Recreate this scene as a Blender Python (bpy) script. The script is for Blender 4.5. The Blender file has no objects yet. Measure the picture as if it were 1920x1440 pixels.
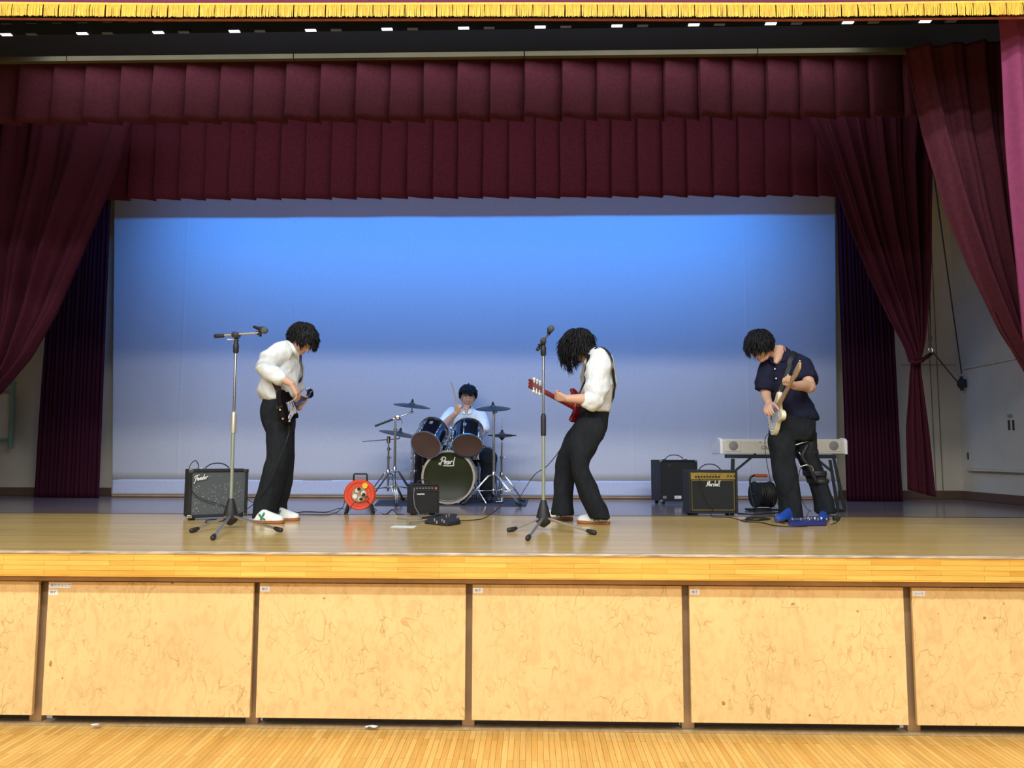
import bpy, bmesh, math, random
from mathutils import Vector as V, Matrix, noise
PI = math.pi
scn = bpy.context.scene
COL = scn.collection
# ------------------------------------------------------------------ camera
F = 1443.0; EYE = 1.5; HS = 0.965
PITCH, YAW, ROLL = 0.0905, 0.0257, 0.0025
cam_d = bpy.data.cameras.new('camera'); cam = bpy.data.objects.new('camera', cam_d); COL.objects.link(cam)
CR = (Matrix.Rotation(YAW, 3, 'Z') @ Matrix.Rotation(PI/2 + PITCH, 3, 'X') @ Matrix.Rotation(ROLL, 3, 'Z'))
cam.matrix_world = Matrix.Translation((0, 0, EYE)) @ CR.to_4x4()
cam_d.sensor_width = 36; cam_d.lens = F/1920*36; cam_d.clip_end = 200
scn.camera = cam
# ------------------------------------------------------------------ world, lights, exposure
scn.view_settings.view_transform = 'Standard'; scn.view_settings.look = 'None'
scn.view_settings.exposure = 0.0; scn.view_settings.gamma = 1.0; scn.view_settings.use_curve_mapping = False
w = bpy.data.worlds.new('hall_light'); scn.world = w; w.use_nodes = True
w.node_tree.nodes['Background'].inputs[0].default_value = (0.93, 0.96, 1.0, 1)
w.node_tree.nodes['Background'].inputs[1].default_value = 0.32
def area(name, loc, target, sx, sy, power, col=(1, 1, 1), spread=PI):
    d = bpy.data.lights.new(name, 'AREA'); d.shape = 'RECTANGLE'; d.size = sx; d.size_y = sy
    d.energy = power; d.color = col; d.spread = spread
    o = bpy.data.objects.new(name, d); COL.objects.link(o); o.location = loc
    o.rotation_euler = (V(target) - V(loc)).to_track_quat('-Z', 'Y').to_euler()
    return o
area('hall_lamps_row', (-0.8, -0.55, 6.5), (-0.8, 4.4, 0.8), 11.0, 0.3, 540, (1.0, 0.985, 0.95))
area('hall_lamps_row', (-0.8, -3.8, 6.5), (-0.8, 5.5, 1.6), 11.0, 0.3, 540, (0.97, 0.99, 1.0))
area('hall_fill', (-1.5, -8.0, 4.4), (-0.7, 9.0, 2.6), 9.0, 2.0, 240, (0.90, 0.95, 1.0))  # unseen fill light added behind the camera for even frontal light on stage
area('valance_fill', (-0.7, 6.45, 5.0), (-0.7, 7.4, 3.6), 7.5, 0.2, 34, (0.92, 0.96, 1.0))  # added fill lamp that brightens the shaded rear valance
area('valance_fill', (-0.7, 5.70, 4.7), (-0.7, 7.2, 0.9), 6.5, 0.2, 24, (0.95, 0.97, 1.0))  # added fill lamp, put in to brighten the front valance
area('blue_batten', (-0.77, 8.05, 4.95), (-0.77, 9.33, 3.2), 7.6, 0.02, 135, (0.035, 0.29, 1.0), 2.1)
area('blue_scatter_fill', (-0.77, 8.55, 4.72), (-0.77, 9.33, 4.3), 7.8, 0.05, 9, (0.14, 0.34, 1.0), 2.4)  # weak added lamp imitating blue scatter above the batten cutoff
# ------------------------------------------------------------------ helpers
def ray(x, y): return CR @ V(((x-960)/F, -(y-720)/F, -1))
def P(x, y, Y):
    d = ray(x, y); return V((0, 0, EYE)) + d*(Y/d.y)
def G(x, y, z=HS):
    d = ray(x, y); return V((0, 0, EYE)) + d*((z-EYE)/d.z)
def WX(x, y, X):
    d = ray(x, y); return V((0, 0, EYE)) + d*(X/d.x)
def lerp(a, b, t): return a + (b-a)*t
def interp(pts, t):
    """piecewise-linear through [(t, value...)]"""
    if t <= pts[0][0]: return pts[0][1:]
    for a, b in zip(pts, pts[1:]):
        if t <= b[0]:
            k = (t-a[0])/(b[0]-a[0]); return tuple(lerp(p, q, k) for p, q in zip(a[1:], b[1:]))
    return pts[-1][1:]
def smooth_path(pts, n=6):
    pts = [V(p) for p in pts]; out = []
    for i in range(len(pts)-1):
        p0 = pts[max(i-1, 0)]; p1 = pts[i]; p2 = pts[i+1]; p3 = pts[min(i+2, len(pts)-1)]
        for k in range(n):
            t = k/n
            out.append(0.5*((2*p1)+(p2-p0)*t+(2*p0-5*p1+4*p2-p3)*t*t+(3*p1-p0-3*p2+p3)*t**3))
    out.append(pts[-1]); return out
class Geo:
    def __init__(s): s.v = []; s.f = []
    def add(s, vs, fs):
        n = len(s.v); s.v += [V(q) for q in vs]; s.f += [tuple(i+n for i in f) for f in fs]; return s
    def join(s, g): return s.add(g.v, g.f)
    def tr(s, M): s.v = [M @ q for q in s.v]; return s
def grid_faces(nr, nc, wrap=True):
    fs = []
    for i in range(nr-1):
        for j in range(nc if wrap else nc-1):
            k = (j+1) % nc
            fs.append((i*nc+j, i*nc+k, (i+1)*nc+k, (i+1)*nc+j))
    return fs
def box(c, s, R=None, g=None):
    g = g or Geo(); c = V(c); h = V(s)/2
    vs = [V((x*h.x, y*h.y, z*h.z)) for x in (-1, 1) for y in (-1, 1) for z in (-1, 1)]
    if R is not None: vs = [R @ q for q in vs]
    return g.add([c+q for q in vs], [(0, 1, 3, 2), (4, 6, 7, 5), (0, 4, 5, 1), (2, 3, 7, 6), (0, 2, 6, 4), (1, 5, 7, 3)])
def box2(a, b, g=None):
    a = V(a); b = V(b); return box((a+b)/2, (abs(b.x-a.x), abs(b.y-a.y), abs(b.z-a.z)), None, g)
def frame(d, up=None):
    d = V(d).normalized(); up = V(up) if up is not None else (V((0, 0, 1)) if abs(d.z) < 0.95 else V((1, 0, 0)))
    x = up.cross(d)
    if x.length < 1e-5: x = V((1, 0, 0)).cross(d)
    x.normalize(); return x, d.cross(x)
def tube(pts, r, n=10, g=None, dome=False, flat=1.0, up=None):
    """swept tube; r scalar or list; flat squashes the second axis"""
    g = g or Geo(); pts = [V(p) for p in pts]; m = len(pts)
    rs = list(r) if hasattr(r, '__len__') else [r]*m
    if dome:
        a = (pts[0]-pts[1]).normalized(); b = (pts[-1]-pts[-2]).normalized()
        pts = [pts[0]+a*rs[0]*.9, pts[0]+a*rs[0]*.6] + pts + [pts[-1]+b*rs[-1]*.6, pts[-1]+b*rs[-1]*.9]
        rs = [rs[0]*.35, rs[0]*.8] + rs + [rs[-1]*.8, rs[-1]*.35]; m += 4
    vs = []; px = None
    for i, p in enumerate(pts):
        d = (pts[min(i+1, m-1)] - pts[max(i-1, 0)])
        if d.length < 1e-7: d = V((0, 0, 1))
        d.normalize()
        if up is not None or px is None: x, y = frame(d, up)
        else:
            x = px - d*px.dot(d)
            if x.length < 1e-5: x, y = frame(d)
            x.normalize(); y = d.cross(x)
        px = x
        for k in range(n):
            a = 2*PI*k/n; vs.append(p + x*math.cos(a)*rs[i] + y*math.sin(a)*rs[i]*flat)
    fs = grid_faces(m, n) + [tuple(range(n))[::-1], tuple((m-1)*n+k for k in range(n))]
    return g.add(vs, fs)
def cyl(a, b, r, r2=None, n=16, g=None): return tube([a, b], [r, r if r2 is None else r2], n, g)
def lathe(prof, o, d, n=32, g=None, cap=True):
    """prof: [(radius, height along d)]"""
    g = g or Geo(); o = V(o); d = V(d).normalized(); x, y = frame(d); vs = []
    for r, h in prof:
        for k in range(n):
            a = 2*PI*k/n; vs.append(o + d*h + x*math.cos(a)*r + y*math.sin(a)*r)
    fs = grid_faces(len(prof), n)
    if cap: fs += [tuple(range(n))[::-1], tuple((len(prof)-1)*n+k for k in range(n))]
    return g.add(vs, fs)
def ell(c, r, R=None, n=16, m=10, g=None):
    g = g or Geo(); c = V(c); r = V(r) if hasattr(r, '__len__') else V((r, r, r)); vs = []
    for i in range(m+1):
        t = PI*(i+.02)/(m+.04)
        for k in range(n):
            a = 2*PI*k/n; q = V((r.x*math.sin(t)*math.cos(a), r.y*math.sin(t)*math.sin(a), r.z*math.cos(t)))
            vs.append(c + (R @ q if R is not None else q))
    return g.add(vs, grid_faces(m+1, n) + [tuple(range(n))[::-1], tuple(m*n+k for k in range(n))])
def hloft(rings, n=36, g=None, ex=2.0, yaw=0.0):
    """rings [(centre, rx, ry)] horizontal super-ellipses"""
    g = g or Geo(); vs = []; cy, sy = math.cos(yaw), math.sin(yaw)
    for c, rx, ry in rings:
        for k in range(n):
            a = 2*PI*k/n; ca, sa = math.cos(a), math.sin(a)
            x = rx*math.copysign(abs(ca)**(2/ex), ca); y = ry*math.copysign(abs(sa)**(2/ex), sa)
            vs.append(V(c) + V((x*cy-y*sy, x*sy+y*cy, 0)))
    return g.add(vs, grid_faces(len(rings), n) + [tuple(range(n))[::-1], tuple((len(rings)-1)*n+k for k in range(n))])
def dense(rings, k=3):
    """catmull-rom more rings"""
    pts = smooth_path([c for c, _, _ in rings], k); rr = smooth_path([V((a, b, 0)) for _, a, b in rings], k)
    return [(p, max(r.x, .005), max(r.y, .005)) for p, r in zip(pts, rr)]
def prism(poly, t0, t1, M=None, g=None):
    """poly 2D in xy extruded in z from t0 to t1, then M"""
    g = g or Geo(); n = len(poly); vs = [V((x, y, t0)) for x, y in poly] + [V((x, y, t1)) for x, y in poly]
    if M is not None: vs = [M @ q for q in vs]
    return g.add(vs, [tuple(range(n))[::-1], tuple(range(n, 2*n))] + [(i, (i+1) % n, n+(i+1) % n, n+i) for i in range(n)])
def smooth_poly(pts, k=5):
    n = len(pts); out = []
    for i in range(n):
        p0, p1, p2, p3 = [V((*pts[(i+j) % n], 0)) for j in (-1, 0, 1, 2)]
        for q in range(k):
            t = q/k; r = 0.5*((2*p1)+(p2-p0)*t+(2*p0-5*p1+4*p2-p3)*t*t+(3*p1-p0-3*p2+p3)*t**3); out.append((r.x, r.y))
    return out
ORG = {}
def link(o, name, parent):
    COL.objects.link(o)
    if parent is not None: o.parent = parent
    ORG[o] = ORG.get(parent, V((0, 0, 0)))
def mk(name, g, mat, parent=None, smooth=False, bev=0, seg=2, ang=40, world=True, sub=0, origin=None):
    """one mesh object out of a Geo given in world coordinates"""
    me = bpy.data.meshes.new(name)
    off = ORG.get(parent, V((0, 0, 0))) if (parent is not None and world) else (V(origin) if origin is not None else V((0, 0, 0)))
    me.from_pydata([tuple(q-off) for q in g.v], [], g.f)
    bm = bmesh.new(); bm.from_mesh(me); bmesh.ops.recalc_face_normals(bm, faces=bm.faces); bm.to_mesh(me); bm.free()
    me.materials.append(mat)
    o = bpy.data.objects.new(name, me); link(o, name, parent)
    if parent is None and origin is not None: o.location = origin; ORG[o] = V(origin)
    if smooth:
        me.shade_smooth()
        if smooth == 'auto': me.set_sharp_from_angle(angle=math.radians(ang))
    if bev:
        b = o.modifiers.new('bevel', 'BEVEL'); b.width = bev; b.segments = seg; b.limit_method = 'ANGLE'; b.angle_limit = math.radians(35)
        me.shade_smooth(); me.set_sharp_from_angle(angle=math.radians(ang))
        b.harden_normals = False
    if sub:
        s = o.modifiers.new('sub', 'SUBSURF'); s.levels = sub; s.render_levels = sub
    return o
def fuse(name, g, mat, parent, vox=.006, sm=6, disp=None, smf=.5):
    """closed shapes fused into one continuous surface"""
    me = bpy.data.meshes.new('tmp'); me.from_pydata([tuple(q) for q in g.v], [], g.f)
    bm = bmesh.new(); bm.from_mesh(me)
    bmesh.ops.recalc_face_normals(bm, faces=bm.faces); bm.to_mesh(me); bm.free()
    t = bpy.data.objects.new('tmp', me); COL.objects.link(t)
    r = t.modifiers.new('r', 'REMESH'); r.mode = 'VOXEL'; r.voxel_size = vox
    s = t.modifiers.new('s', 'SMOOTH'); s.iterations = sm; s.factor = smf
    dg = bpy.context.evaluated_depsgraph_get(); new = bpy.data.meshes.new_from_object(t.evaluated_get(dg))
    bpy.data.objects.remove(t); bpy.data.meshes.remove(me)
    new.name = name; off = ORG.get(parent, V((0, 0, 0)))
    if disp:
        ns = [q.normal.copy() for q in new.vertices]
        for q, nn in zip(new.vertices, ns): q.co += nn*disp(q.co)
    for q in new.vertices: q.co -= off
    new.materials.clear(); new.materials.append(mat); new.shade_smooth()
    o = bpy.data.objects.new(name, new); link(o, name, parent); return o
def tag(o, label=None, cat=None, group=None, kind=None):
    if label: o['label'] = label
    if cat: o['category'] = cat
    if group: o['group'] = group
    if kind: o['kind'] = kind
    return o
def thing(name, loc, label, cat, group=None):
    o = bpy.data.objects.new(name, None); COL.objects.link(o); o.location = loc; o.empty_display_size = .1
    ORG[o] = V(loc); return tag(o, label, cat, group)
def struct(o, label=None): o['kind'] = 'structure'; return tag(o, label)
# ------------------------------------------------------------------ materials
def mat(name, col, rough=.6, metal=0, var=0, vscale=20, bump=0, bscale=60, coat=0, sheen=0, stretch=(1, 1, 1), emit=None, spec=.5, trans=0, alpha=1, col2=None, bd=.01):
    m = bpy.data.materials.new(name); m.use_nodes = True; nt = m.node_tree; b = nt.nodes['Principled BSDF']
    b.inputs['Roughness'].default_value = rough; b.inputs['Metallic'].default_value = metal
    b.inputs['Coat Weight'].default_value = coat; b.inputs['Sheen Weight'].default_value = sheen
    b.inputs['Specular IOR Level'].default_value = spec
    if trans: b.inputs['Transmission Weight'].default_value = trans
    tc = nt.nodes.new('ShaderNodeTexCoord'); mp = nt.nodes.new('ShaderNodeMapping'); mp.inputs['Scale'].default_value = stretch
    nt.links.new(tc.outputs['Object'], mp.inputs[0])
    nz = nt.nodes.new('ShaderNodeTexNoise'); nz.inputs['Scale'].default_value = vscale; nz.inputs['Detail'].default_value = 5
    nt.links.new(mp.outputs[0], nz.inputs[0])
    cr = nt.nodes.new('ShaderNodeValToRGB'); c2 = col2 or tuple(c*(1-var) for c in col); c1 = col if col2 else tuple(min(1, c*(1+var*.5)) for c in col)
    cr.color_ramp.elements[0].position = .3; cr.color_ramp.elements[1].position = .7
    cr.color_ramp.elements[0].color = (*c2, 1); cr.color_ramp.elements[1].color = (*c1, 1)
    nt.links.new(nz.outputs[0], cr.inputs[0]); nt.links.new(cr.outputs[0], b.inputs['Base Color'])
    if bump:
        n2 = nt.nodes.new('ShaderNodeTexNoise'); n2.inputs['Scale'].default_value = bscale; n2.inputs['Detail'].default_value = 4
        nt.links.new(mp.outputs[0], n2.inputs[0]); bp = nt.nodes.new('ShaderNodeBump'); bp.inputs['Strength'].default_value = bump; bp.inputs['Distance'].default_value = bd
        nt.links.new(n2.outputs[0], bp.inputs['Height']); nt.links.new(bp.outputs[0], b.inputs['Normal'])
    if emit:
        b.inputs['Emission Color'].default_value = (*emit[:3], 1); b.inputs['Emission Strength'].default_value = emit[3]
    return m
def wood(name, c1, c2, cm, bw, rh, axis='XY', rough=.3, mortar=.002, coat=.0, grain=1.0, rot=0, vary=None, spec=.5):
    """strips: brick texture in metres"""
    m = bpy.data.materials.new(name); m.use_nodes = True; nt = m.node_tree; b = nt.nodes['Principled BSDF']; L = nt.links.new
    tc = nt.nodes.new('ShaderNodeTexCoord'); mp = nt.nodes.new('ShaderNodeMapping'); L(tc.outputs['Object'], mp.inputs[0])
    if axis == 'XZ': mp.inputs['Rotation'].default_value = (-PI/2, 0, 0)
    if axis == 'YX': mp.inputs['Rotation'].default_value = (0, 0, PI/2)
    br = nt.nodes.new('ShaderNodeTexBrick'); L(mp.outputs[0], br.inputs[0])
    br.inputs['Scale'].default_value = 1; br.inputs['Brick Width'].default_value = bw; br.inputs['Row Height'].default_value = rh
    br.inputs['Mortar Size'].default_value = mortar; br.inputs['Bias'].default_value = 0; br.offset = .37; br.offset_frequency = 2
    br.inputs['Color1'].default_value = (*c1, 1); br.inputs['Color2'].default_value = (*c2, 1); br.inputs['Mortar'].default_value = (*cm, 1)
    st = nt.nodes.new('ShaderNodeMapping'); L(mp.outputs[0], st.inputs[0]); st.inputs['Scale'].default_value = (3, 60, 60)
    nz = nt.nodes.new('ShaderNodeTexNoise'); nz.inputs['Scale'].default_value = 2.2; nz.inputs['Detail'].default_value = 6; L(st.outputs[0], nz.inputs[0])
    st2 = nt.nodes.new('ShaderNodeMapping'); L(mp.outputs[0], st2.inputs[0]); st2.inputs['Scale'].default_value = (1/bw*.8, 1/rh*.45, 1)
    nz2 = nt.nodes.new('ShaderNodeTexNoise'); nz2.inputs['Scale'].default_value = 1.0; nz2.inputs['Detail'].default_value = 2; L(st2.outputs[0], nz2.inputs[0])
    ad = nt.nodes.new('ShaderNodeMath'); ad.operation = 'ADD'; L(nz.outputs[0], ad.inputs[0]); L(nz2.outputs[0], ad.inputs[1])
    mr = nt.nodes.new('ShaderNodeMapRange'); L(ad.outputs[0], mr.inputs[0]); mr.inputs[1].default_value = .6; mr.inputs[2].default_value = 1.4
    mr.inputs[3].default_value = 1-.28*grain; mr.inputs[4].default_value = 1+.14*grain
    mx = nt.nodes.new('ShaderNodeVectorMath'); mx.operation = 'SCALE'; L(br.outputs[0], mx.inputs[0]); L(mr.outputs[0], mx.inputs['Scale'])
    L(mx.outputs[0], b.inputs['Base Color']); b.inputs['Roughness'].default_value = rough; b.inputs['Coat Weight'].default_value = coat
    b.inputs['Coat Roughness'].default_value = .08; b.inputs['Specular IOR Level'].default_value = spec
    bp = nt.nodes.new('ShaderNodeBump'); bp.inputs['Strength'].default_value = .06; bp.inputs['Distance'].default_value = .002
    iv = nt.nodes.new('ShaderNodeMath'); iv.operation = 'SUBTRACT'; iv.inputs[0].default_value = 1; L(br.outputs['Fac'], iv.inputs[1]); L(iv.outputs[0], bp.inputs['Height']); L(bp.outputs[0], b.inputs['Normal'])
    return m
def scuffed(name, col):
    """painted board with scratches and smudges"""
    m = bpy.data.materials.new(name); m.use_nodes = True; nt = m.node_tree; b = nt.nodes['Principled BSDF']; L = nt.links.new
    b.inputs['Roughness'].default_value = .6; b.inputs['Specular IOR Level'].default_value = .25
    tc0 = nt.nodes.new('ShaderNodeTexCoord'); oi = nt.nodes.new('ShaderNodeObjectInfo')
    sc = nt.nodes.new('ShaderNodeMath'); sc.operation = 'MULTIPLY'; L(oi.outputs['Random'], sc.inputs[0]); sc.inputs[1].default_value = 40
    av = nt.nodes.new('ShaderNodeVectorMath'); av.operation = 'ADD'; L(tc0.outputs['Object'], av.inputs[0]); L(sc.outputs[0], av.inputs[1])
    class _T: outputs = {'Object': av.outputs[0]}
    tc = _T
    def ramp(fac, p0, p1, c0, c1):
        r = nt.nodes.new('ShaderNodeValToRGB'); r.color_ramp.elements[0].position = p0; r.color_ramp.elements[1].position = p1
        r.color_ramp.elements[0].color = (*c0, 1); r.color_ramp.elements[1].color = (*c1, 1); L(fac, r.inputs[0]); return r.outputs[0]
    def nz(scale, det, st=(1, 1, 1), dist=0, rot=(0, 0, 0)):
        mp = nt.nodes.new('ShaderNodeMapping'); mp.inputs['Scale'].default_value = st; mp.inputs['Rotation'].default_value = rot; L(tc.outputs['Object'], mp.inputs[0])
        n = nt.nodes.new('ShaderNodeTexNoise'); n.inputs['Scale'].default_value = scale; n.inputs['Detail'].default_value = det; n.inputs['Distortion'].default_value = dist
        L(mp.outputs[0], n.inputs[0]); return n.outputs[0]
    def mul(a, bb):
        x = nt.nodes.new('ShaderNodeMix'); x.data_type = 'RGBA'; x.blend_type = 'MULTIPLY'; x.inputs[0].default_value = 1
        L(a, x.inputs[6]); L(bb, x.inputs[7]); return x.outputs[2]
    one = (1, 1, 1)
    c = ramp(nz(1.6, 4), .35, .7, tuple(q*.86 for q in col), col)
    c = mul(c, ramp(nz(14, 6, (1, 1, .6), 1.5), .30, .54, (.87, .84, .80), one))
    def lines(scale, seed, wd, dark):
        mp = nt.nodes.new('ShaderNodeMapping'); mp.inputs['Location'].default_value = (seed, 0, seed*2); mp.inputs['Scale'].default_value = (1, 1, .55)
        mp.inputs['Rotation'].default_value = (0, seed*.3, 0); L(tc.outputs['Object'], mp.inputs[0])
        n = nt.nodes.new('ShaderNodeTexNoise'); n.inputs['Scale'].default_value = scale; n.inputs['Detail'].default_value = 1.5; n.inputs['Distortion'].default_value = .35; L(mp.outputs[0], n.inputs[0])
        s = nt.nodes.new('ShaderNodeMath'); s.operation = 'SUBTRACT'; L(n.outputs[0], s.inputs[0]); s.inputs[1].default_value = .5
        a = nt.nodes.new('ShaderNodeMath'); a.operation = 'ABSOLUTE'; L(s.outputs[0], a.inputs[0])
        msk = nz(4, 2, (1, 1, 1)); 
        q = nt.nodes.new('ShaderNodeMath'); q.operation = 'MULTIPLY_ADD'; L(msk, q.inputs[0]); q.inputs[1].default_value = -wd*6; q.inputs[2].default_value = wd*3.3
        a2 = nt.nodes.new('ShaderNodeMath'); a2.operation = 'SUBTRACT'; L(a.outputs[0], a2.inputs[0]); L(q.outputs[0], a2.inputs[1])
        return ramp(a2.outputs[0], 0, wd, dark, one)
    c = mul(c, lines(9, 1.3, .004, (.78, .72, .66)))
    c = mul(c, lines(17, 4.1, .005, (.80, .75, .69)))
    c = mul(c, ramp(nz(22, 1), .76, .80, one, (.5, .42, .36)))
    L(c, b.inputs['Base Color']); return m
M = {}
M['hall_floor'] = wood('hall_floor_wood', (.88, .56, .17), (.72, .40, .09), (.32, .16, .04), .42, .030, 'YX', .30, .0012, 0, .9)
M['stage_wood'] = wood('stage_wood', (.76, .53, .20), (.65, .44, .15), (.36, .23, .08), 1.8, .075, 'XY', .17, .0012, 0, .7, spec=.38)
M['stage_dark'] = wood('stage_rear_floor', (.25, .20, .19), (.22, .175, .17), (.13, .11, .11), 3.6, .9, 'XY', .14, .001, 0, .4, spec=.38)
M['fascia'] = wood('fascia_wood', (.92, .56, .12), (.76, .40, .06), (.45, .22, .035), .36, .0262, 'XZ', .32, .0009, 0, .9)
M['nosing'] = mat('nosing_worn', (.62, .52, .38), .35, .2, .5, 8, .1, 90, stretch=(1, 8, 8))
M['panel'] = scuffed('trolley_board', (.90, .62, .275))
M['post'] = mat('post_paint', (.42, .27, .14), .6, 0, .2, 6)
M['black'] = mat('black_plain', (.012, .012, .014), .5)
M['rail'] = mat('floor_rail', (.50, .38, .20), .45, 0, .25, 30)
M['wall'] = mat('cream_wall', (.74, .67, .52), .85, 0, .06, 3, .05, 120)
M['hallwall'] = mat('hall_wall_paint', (.22, .19, .15), .8, 0, .1, 2)
M['seam'] = mat('wall_seam', (.26, .24, .19), .8)
M['lining'] = mat('rust_lining', (.30, .07, .03), .8)
M['base'] = mat('baseboard_brown', (.16, .09, .06), .5, 0, .15, 12)
M['ceil'] = mat('dark_ceiling', (.03, .03, .035), .9)
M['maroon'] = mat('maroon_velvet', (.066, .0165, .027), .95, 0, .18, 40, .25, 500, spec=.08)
M['maroon_shaded'] = mat('maroon_velvet_shaded', (.046, .0085, .018), .95, 0, .18, 40, .25, 500, spec=.08)  # same velvet darkened: shade on legs and rear swags put into the colour
M['maroon_lit'] = mat('maroon_velvet_lit', (.085, .016, .032), .95, 0, .18, 40, .25, 500, spec=.08)  # same velvet lightened to stand in for light on the rear valance
M['pink'] = mat('house_curtain_red', (.20, .042, .105), .9, 0, .1, 30, .2, 400, spec=.1)  # purple cast of the haze mixed into the curtain red
M['gold'] = mat('gold_fringe', (.92, .54, .035), .45, .0, .35, 160, .5, 300, sheen=.2, stretch=(1, 1, .06))
M['cyc'] = mat('backdrop_cloth', (.47, .465, .48), .95, 0, .04, 30, .12, 500)
M['cyc2'] = mat('backdrop_hem_cloth', (.47, .49, .58), .95, 0, .06, 30, .1, 400)
M['navy'] = mat('black_batten_metal', (.012, .018, .028), .5, .2, .1, 10)
M['slot'] = mat('lamp_slot_lit', (.9, .9, .9), .5, emit=(1, 1, 1, 1.2))
M['slotd'] = mat('lamp_slot_dim', (.16, .16, .17), .4, .3)
M['beam'] = mat('beige_rail_paint', (.085, .08, .055), .9, 0, .1, 5, spec=.1)
M['steel'] = mat('chrome', (.75, .76, .78), .18, 1, .05, 10)
M['satin'] = mat('satin_steel', (.62, .62, .60), .32, .9, .1, 15)
M['green_reflect'] = mat('chrome_green_reflection', (.52, .60, .48), .3, .7)  # pale green reflection on the chrome tube put into its colour
M['cream_metal'] = mat('cream_metal', (.60, .56, .44), .35, .6)
M['rubber'] = mat('black_rubber', (.014, .014, .016), .55)
M['tolex'] = mat('black_tolex', (.016, .016, .018), .6, 0, .3, 120, .5, 700)
M['grille'] = mat('sparkle_grille', (.10, .115, .125), .5, .3, .0, 10, .5, 700)
M['grillek'] = mat('black_grille', (.013, .014, .016), .7, 0, .3, 300, .5, 900)
M['goldp'] = mat('gold_panel', (.55, .40, .10), .32, .7, .1, 30)
M['white'] = mat('white_plastic', (.78, .77, .72), .45, 0, .03, 20)
M['whitep'] = mat('white_print', (.85, .86, .85), .5)
M['shirt'] = mat('white_shirt', (.71, .755, .77), .9, 0, .03, 20, .55, 9, spec=.2, bd=.05, stretch=(1, 1, .6))
M['navyshirt'] = mat('navy_shirt', (.012, .014, .036), .9, 0, .2, 30, .5, 9, spec=.2, bd=.05, stretch=(1, 1, .6))
M['trouser'] = mat('black_trousers', (.014, .017, .021), .9, 0, .25, 30, .5, 8, spec=.2, bd=.05, stretch=(1, 1, .5))
M['skin'] = mat('skin', (.60, .36, .25), .5, 0, .1, 12, .05, 80)
M['lip'] = mat('lips', (.42, .16, .13), .5)
M['hair'] = mat('black_hair', (.006, .006, .008), .5, 0, .3, 60, .4, 150, spec=.22)
M['eye'] = mat('eye_white', (.7, .7, .68), .3)
M['iris'] = mat('dark_iris', (.02, .012, .01), .2)
M['shoe'] = mat('white_trainer', (.80, .80, .76), .55, 0, .04, 30)
M['gum'] = mat('gum_sole', (.36, .13, .05), .6, 0, .1, 30)
M['green'] = mat('green_shoe_panel', (.01, .24, .14), .5)
M['blue'] = mat('blue_slipper', (.015, .075, .42), .6, 0, .15, 50)
M['sg'] = mat('cherry_lacquer', (.17, .008, .014), .2, 0, .25, 14, coat=.6, stretch=(1, 8, 8))
M['sgneck'] = mat('cherry_neck', (.23, .016, .02), .25, 0, .2, 14, coat=.4)
M['cream'] = mat('cream_lacquer', (.80, .74, .50), .25, 0, .02, 10, coat=.5)
M['maple'] = mat('maple_neck', (.56, .34, .13), .35, 0, .15, 20, coat=.3, stretch=(1, 6, 6))
M['rose'] = mat('rosewood', (.05, .028, .020), .6, 0, .3, 40, spec=.0)
M['gblack'] = mat('black_lacquer', (.014, .011, .012), .5, 0, .1, 10, spec=.0)
M['mirror'] = mat('pale_pickguard', (.62, .70, .74), .3, .2)
M['orange'] = mat('orange_reel', (.70, .065, .018), .42, 0, .1, 8)
M['orangeh'] = mat('orange_handle', (.62, .12, .05), .5)
M['yellow'] = mat('yellow_cap', (.80, .52, .03), .45)
M['cable'] = mat('black_cable', (.015, .015, .017), .5)
M['gcable'] = mat('grey_cable', (.22, .24, .25), .5)
M['cym'] = mat('dull_cymbal', (.10, .09, .075), .38, .8, .2, 30)
M['drum'] = mat('black_drum_lacquer', (.006, .007, .014), .1, 0, 0, 10, coat=.9)
M['khead'] = mat('olive_black_drum_head', (.030, .034, .014), .22, 0, .15, 5, spec=.3)
M['rhead'] = mat('brown_smoke_head', (.13, .075, .055), .3, .0, .15, 4)
M['hoop'] = mat('hoop_pale', (.42, .36, .30), .35, .1)
M['mat'] = mat('slate_carpet', (.05, .06, .085), .95, 0, .2, 60, .4, 300)
M['paper'] = mat('paper', (.78, .86, .80), .7)
M['bluepedal'] = mat('blue_pedal', (.03, .04, .20), .4, .2)
M['greenp'] = mat('green_frame_paint', (.24, .38, .26), .5)
M['kb'] = mat('keyboard_casing', (.60, .57, .49), .45, 0, .04, 30)
M['kbw'] = mat('keyboard_end', (.82, .84, .84), .45)
M['kbg'] = mat('speaker_mesh', (.24, .23, .23), .6, 0, .3, 400)
M['standk'] = mat('dark_green_grey_metal', (.025, .032, .034), .45, .3)
M['rope'] = mat('dark_rope', (.045, .045, .05), .8)
M['ledred'] = mat('red_light', (.8, .05, .03), .4, emit=(1, .05, .02, 1.5))
M['grey'] = mat('grey_plastic', (.20, .21, .22), .5)
M['clear'] = mat('plastic_scrap', (.65, .72, .80), .3)
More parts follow.
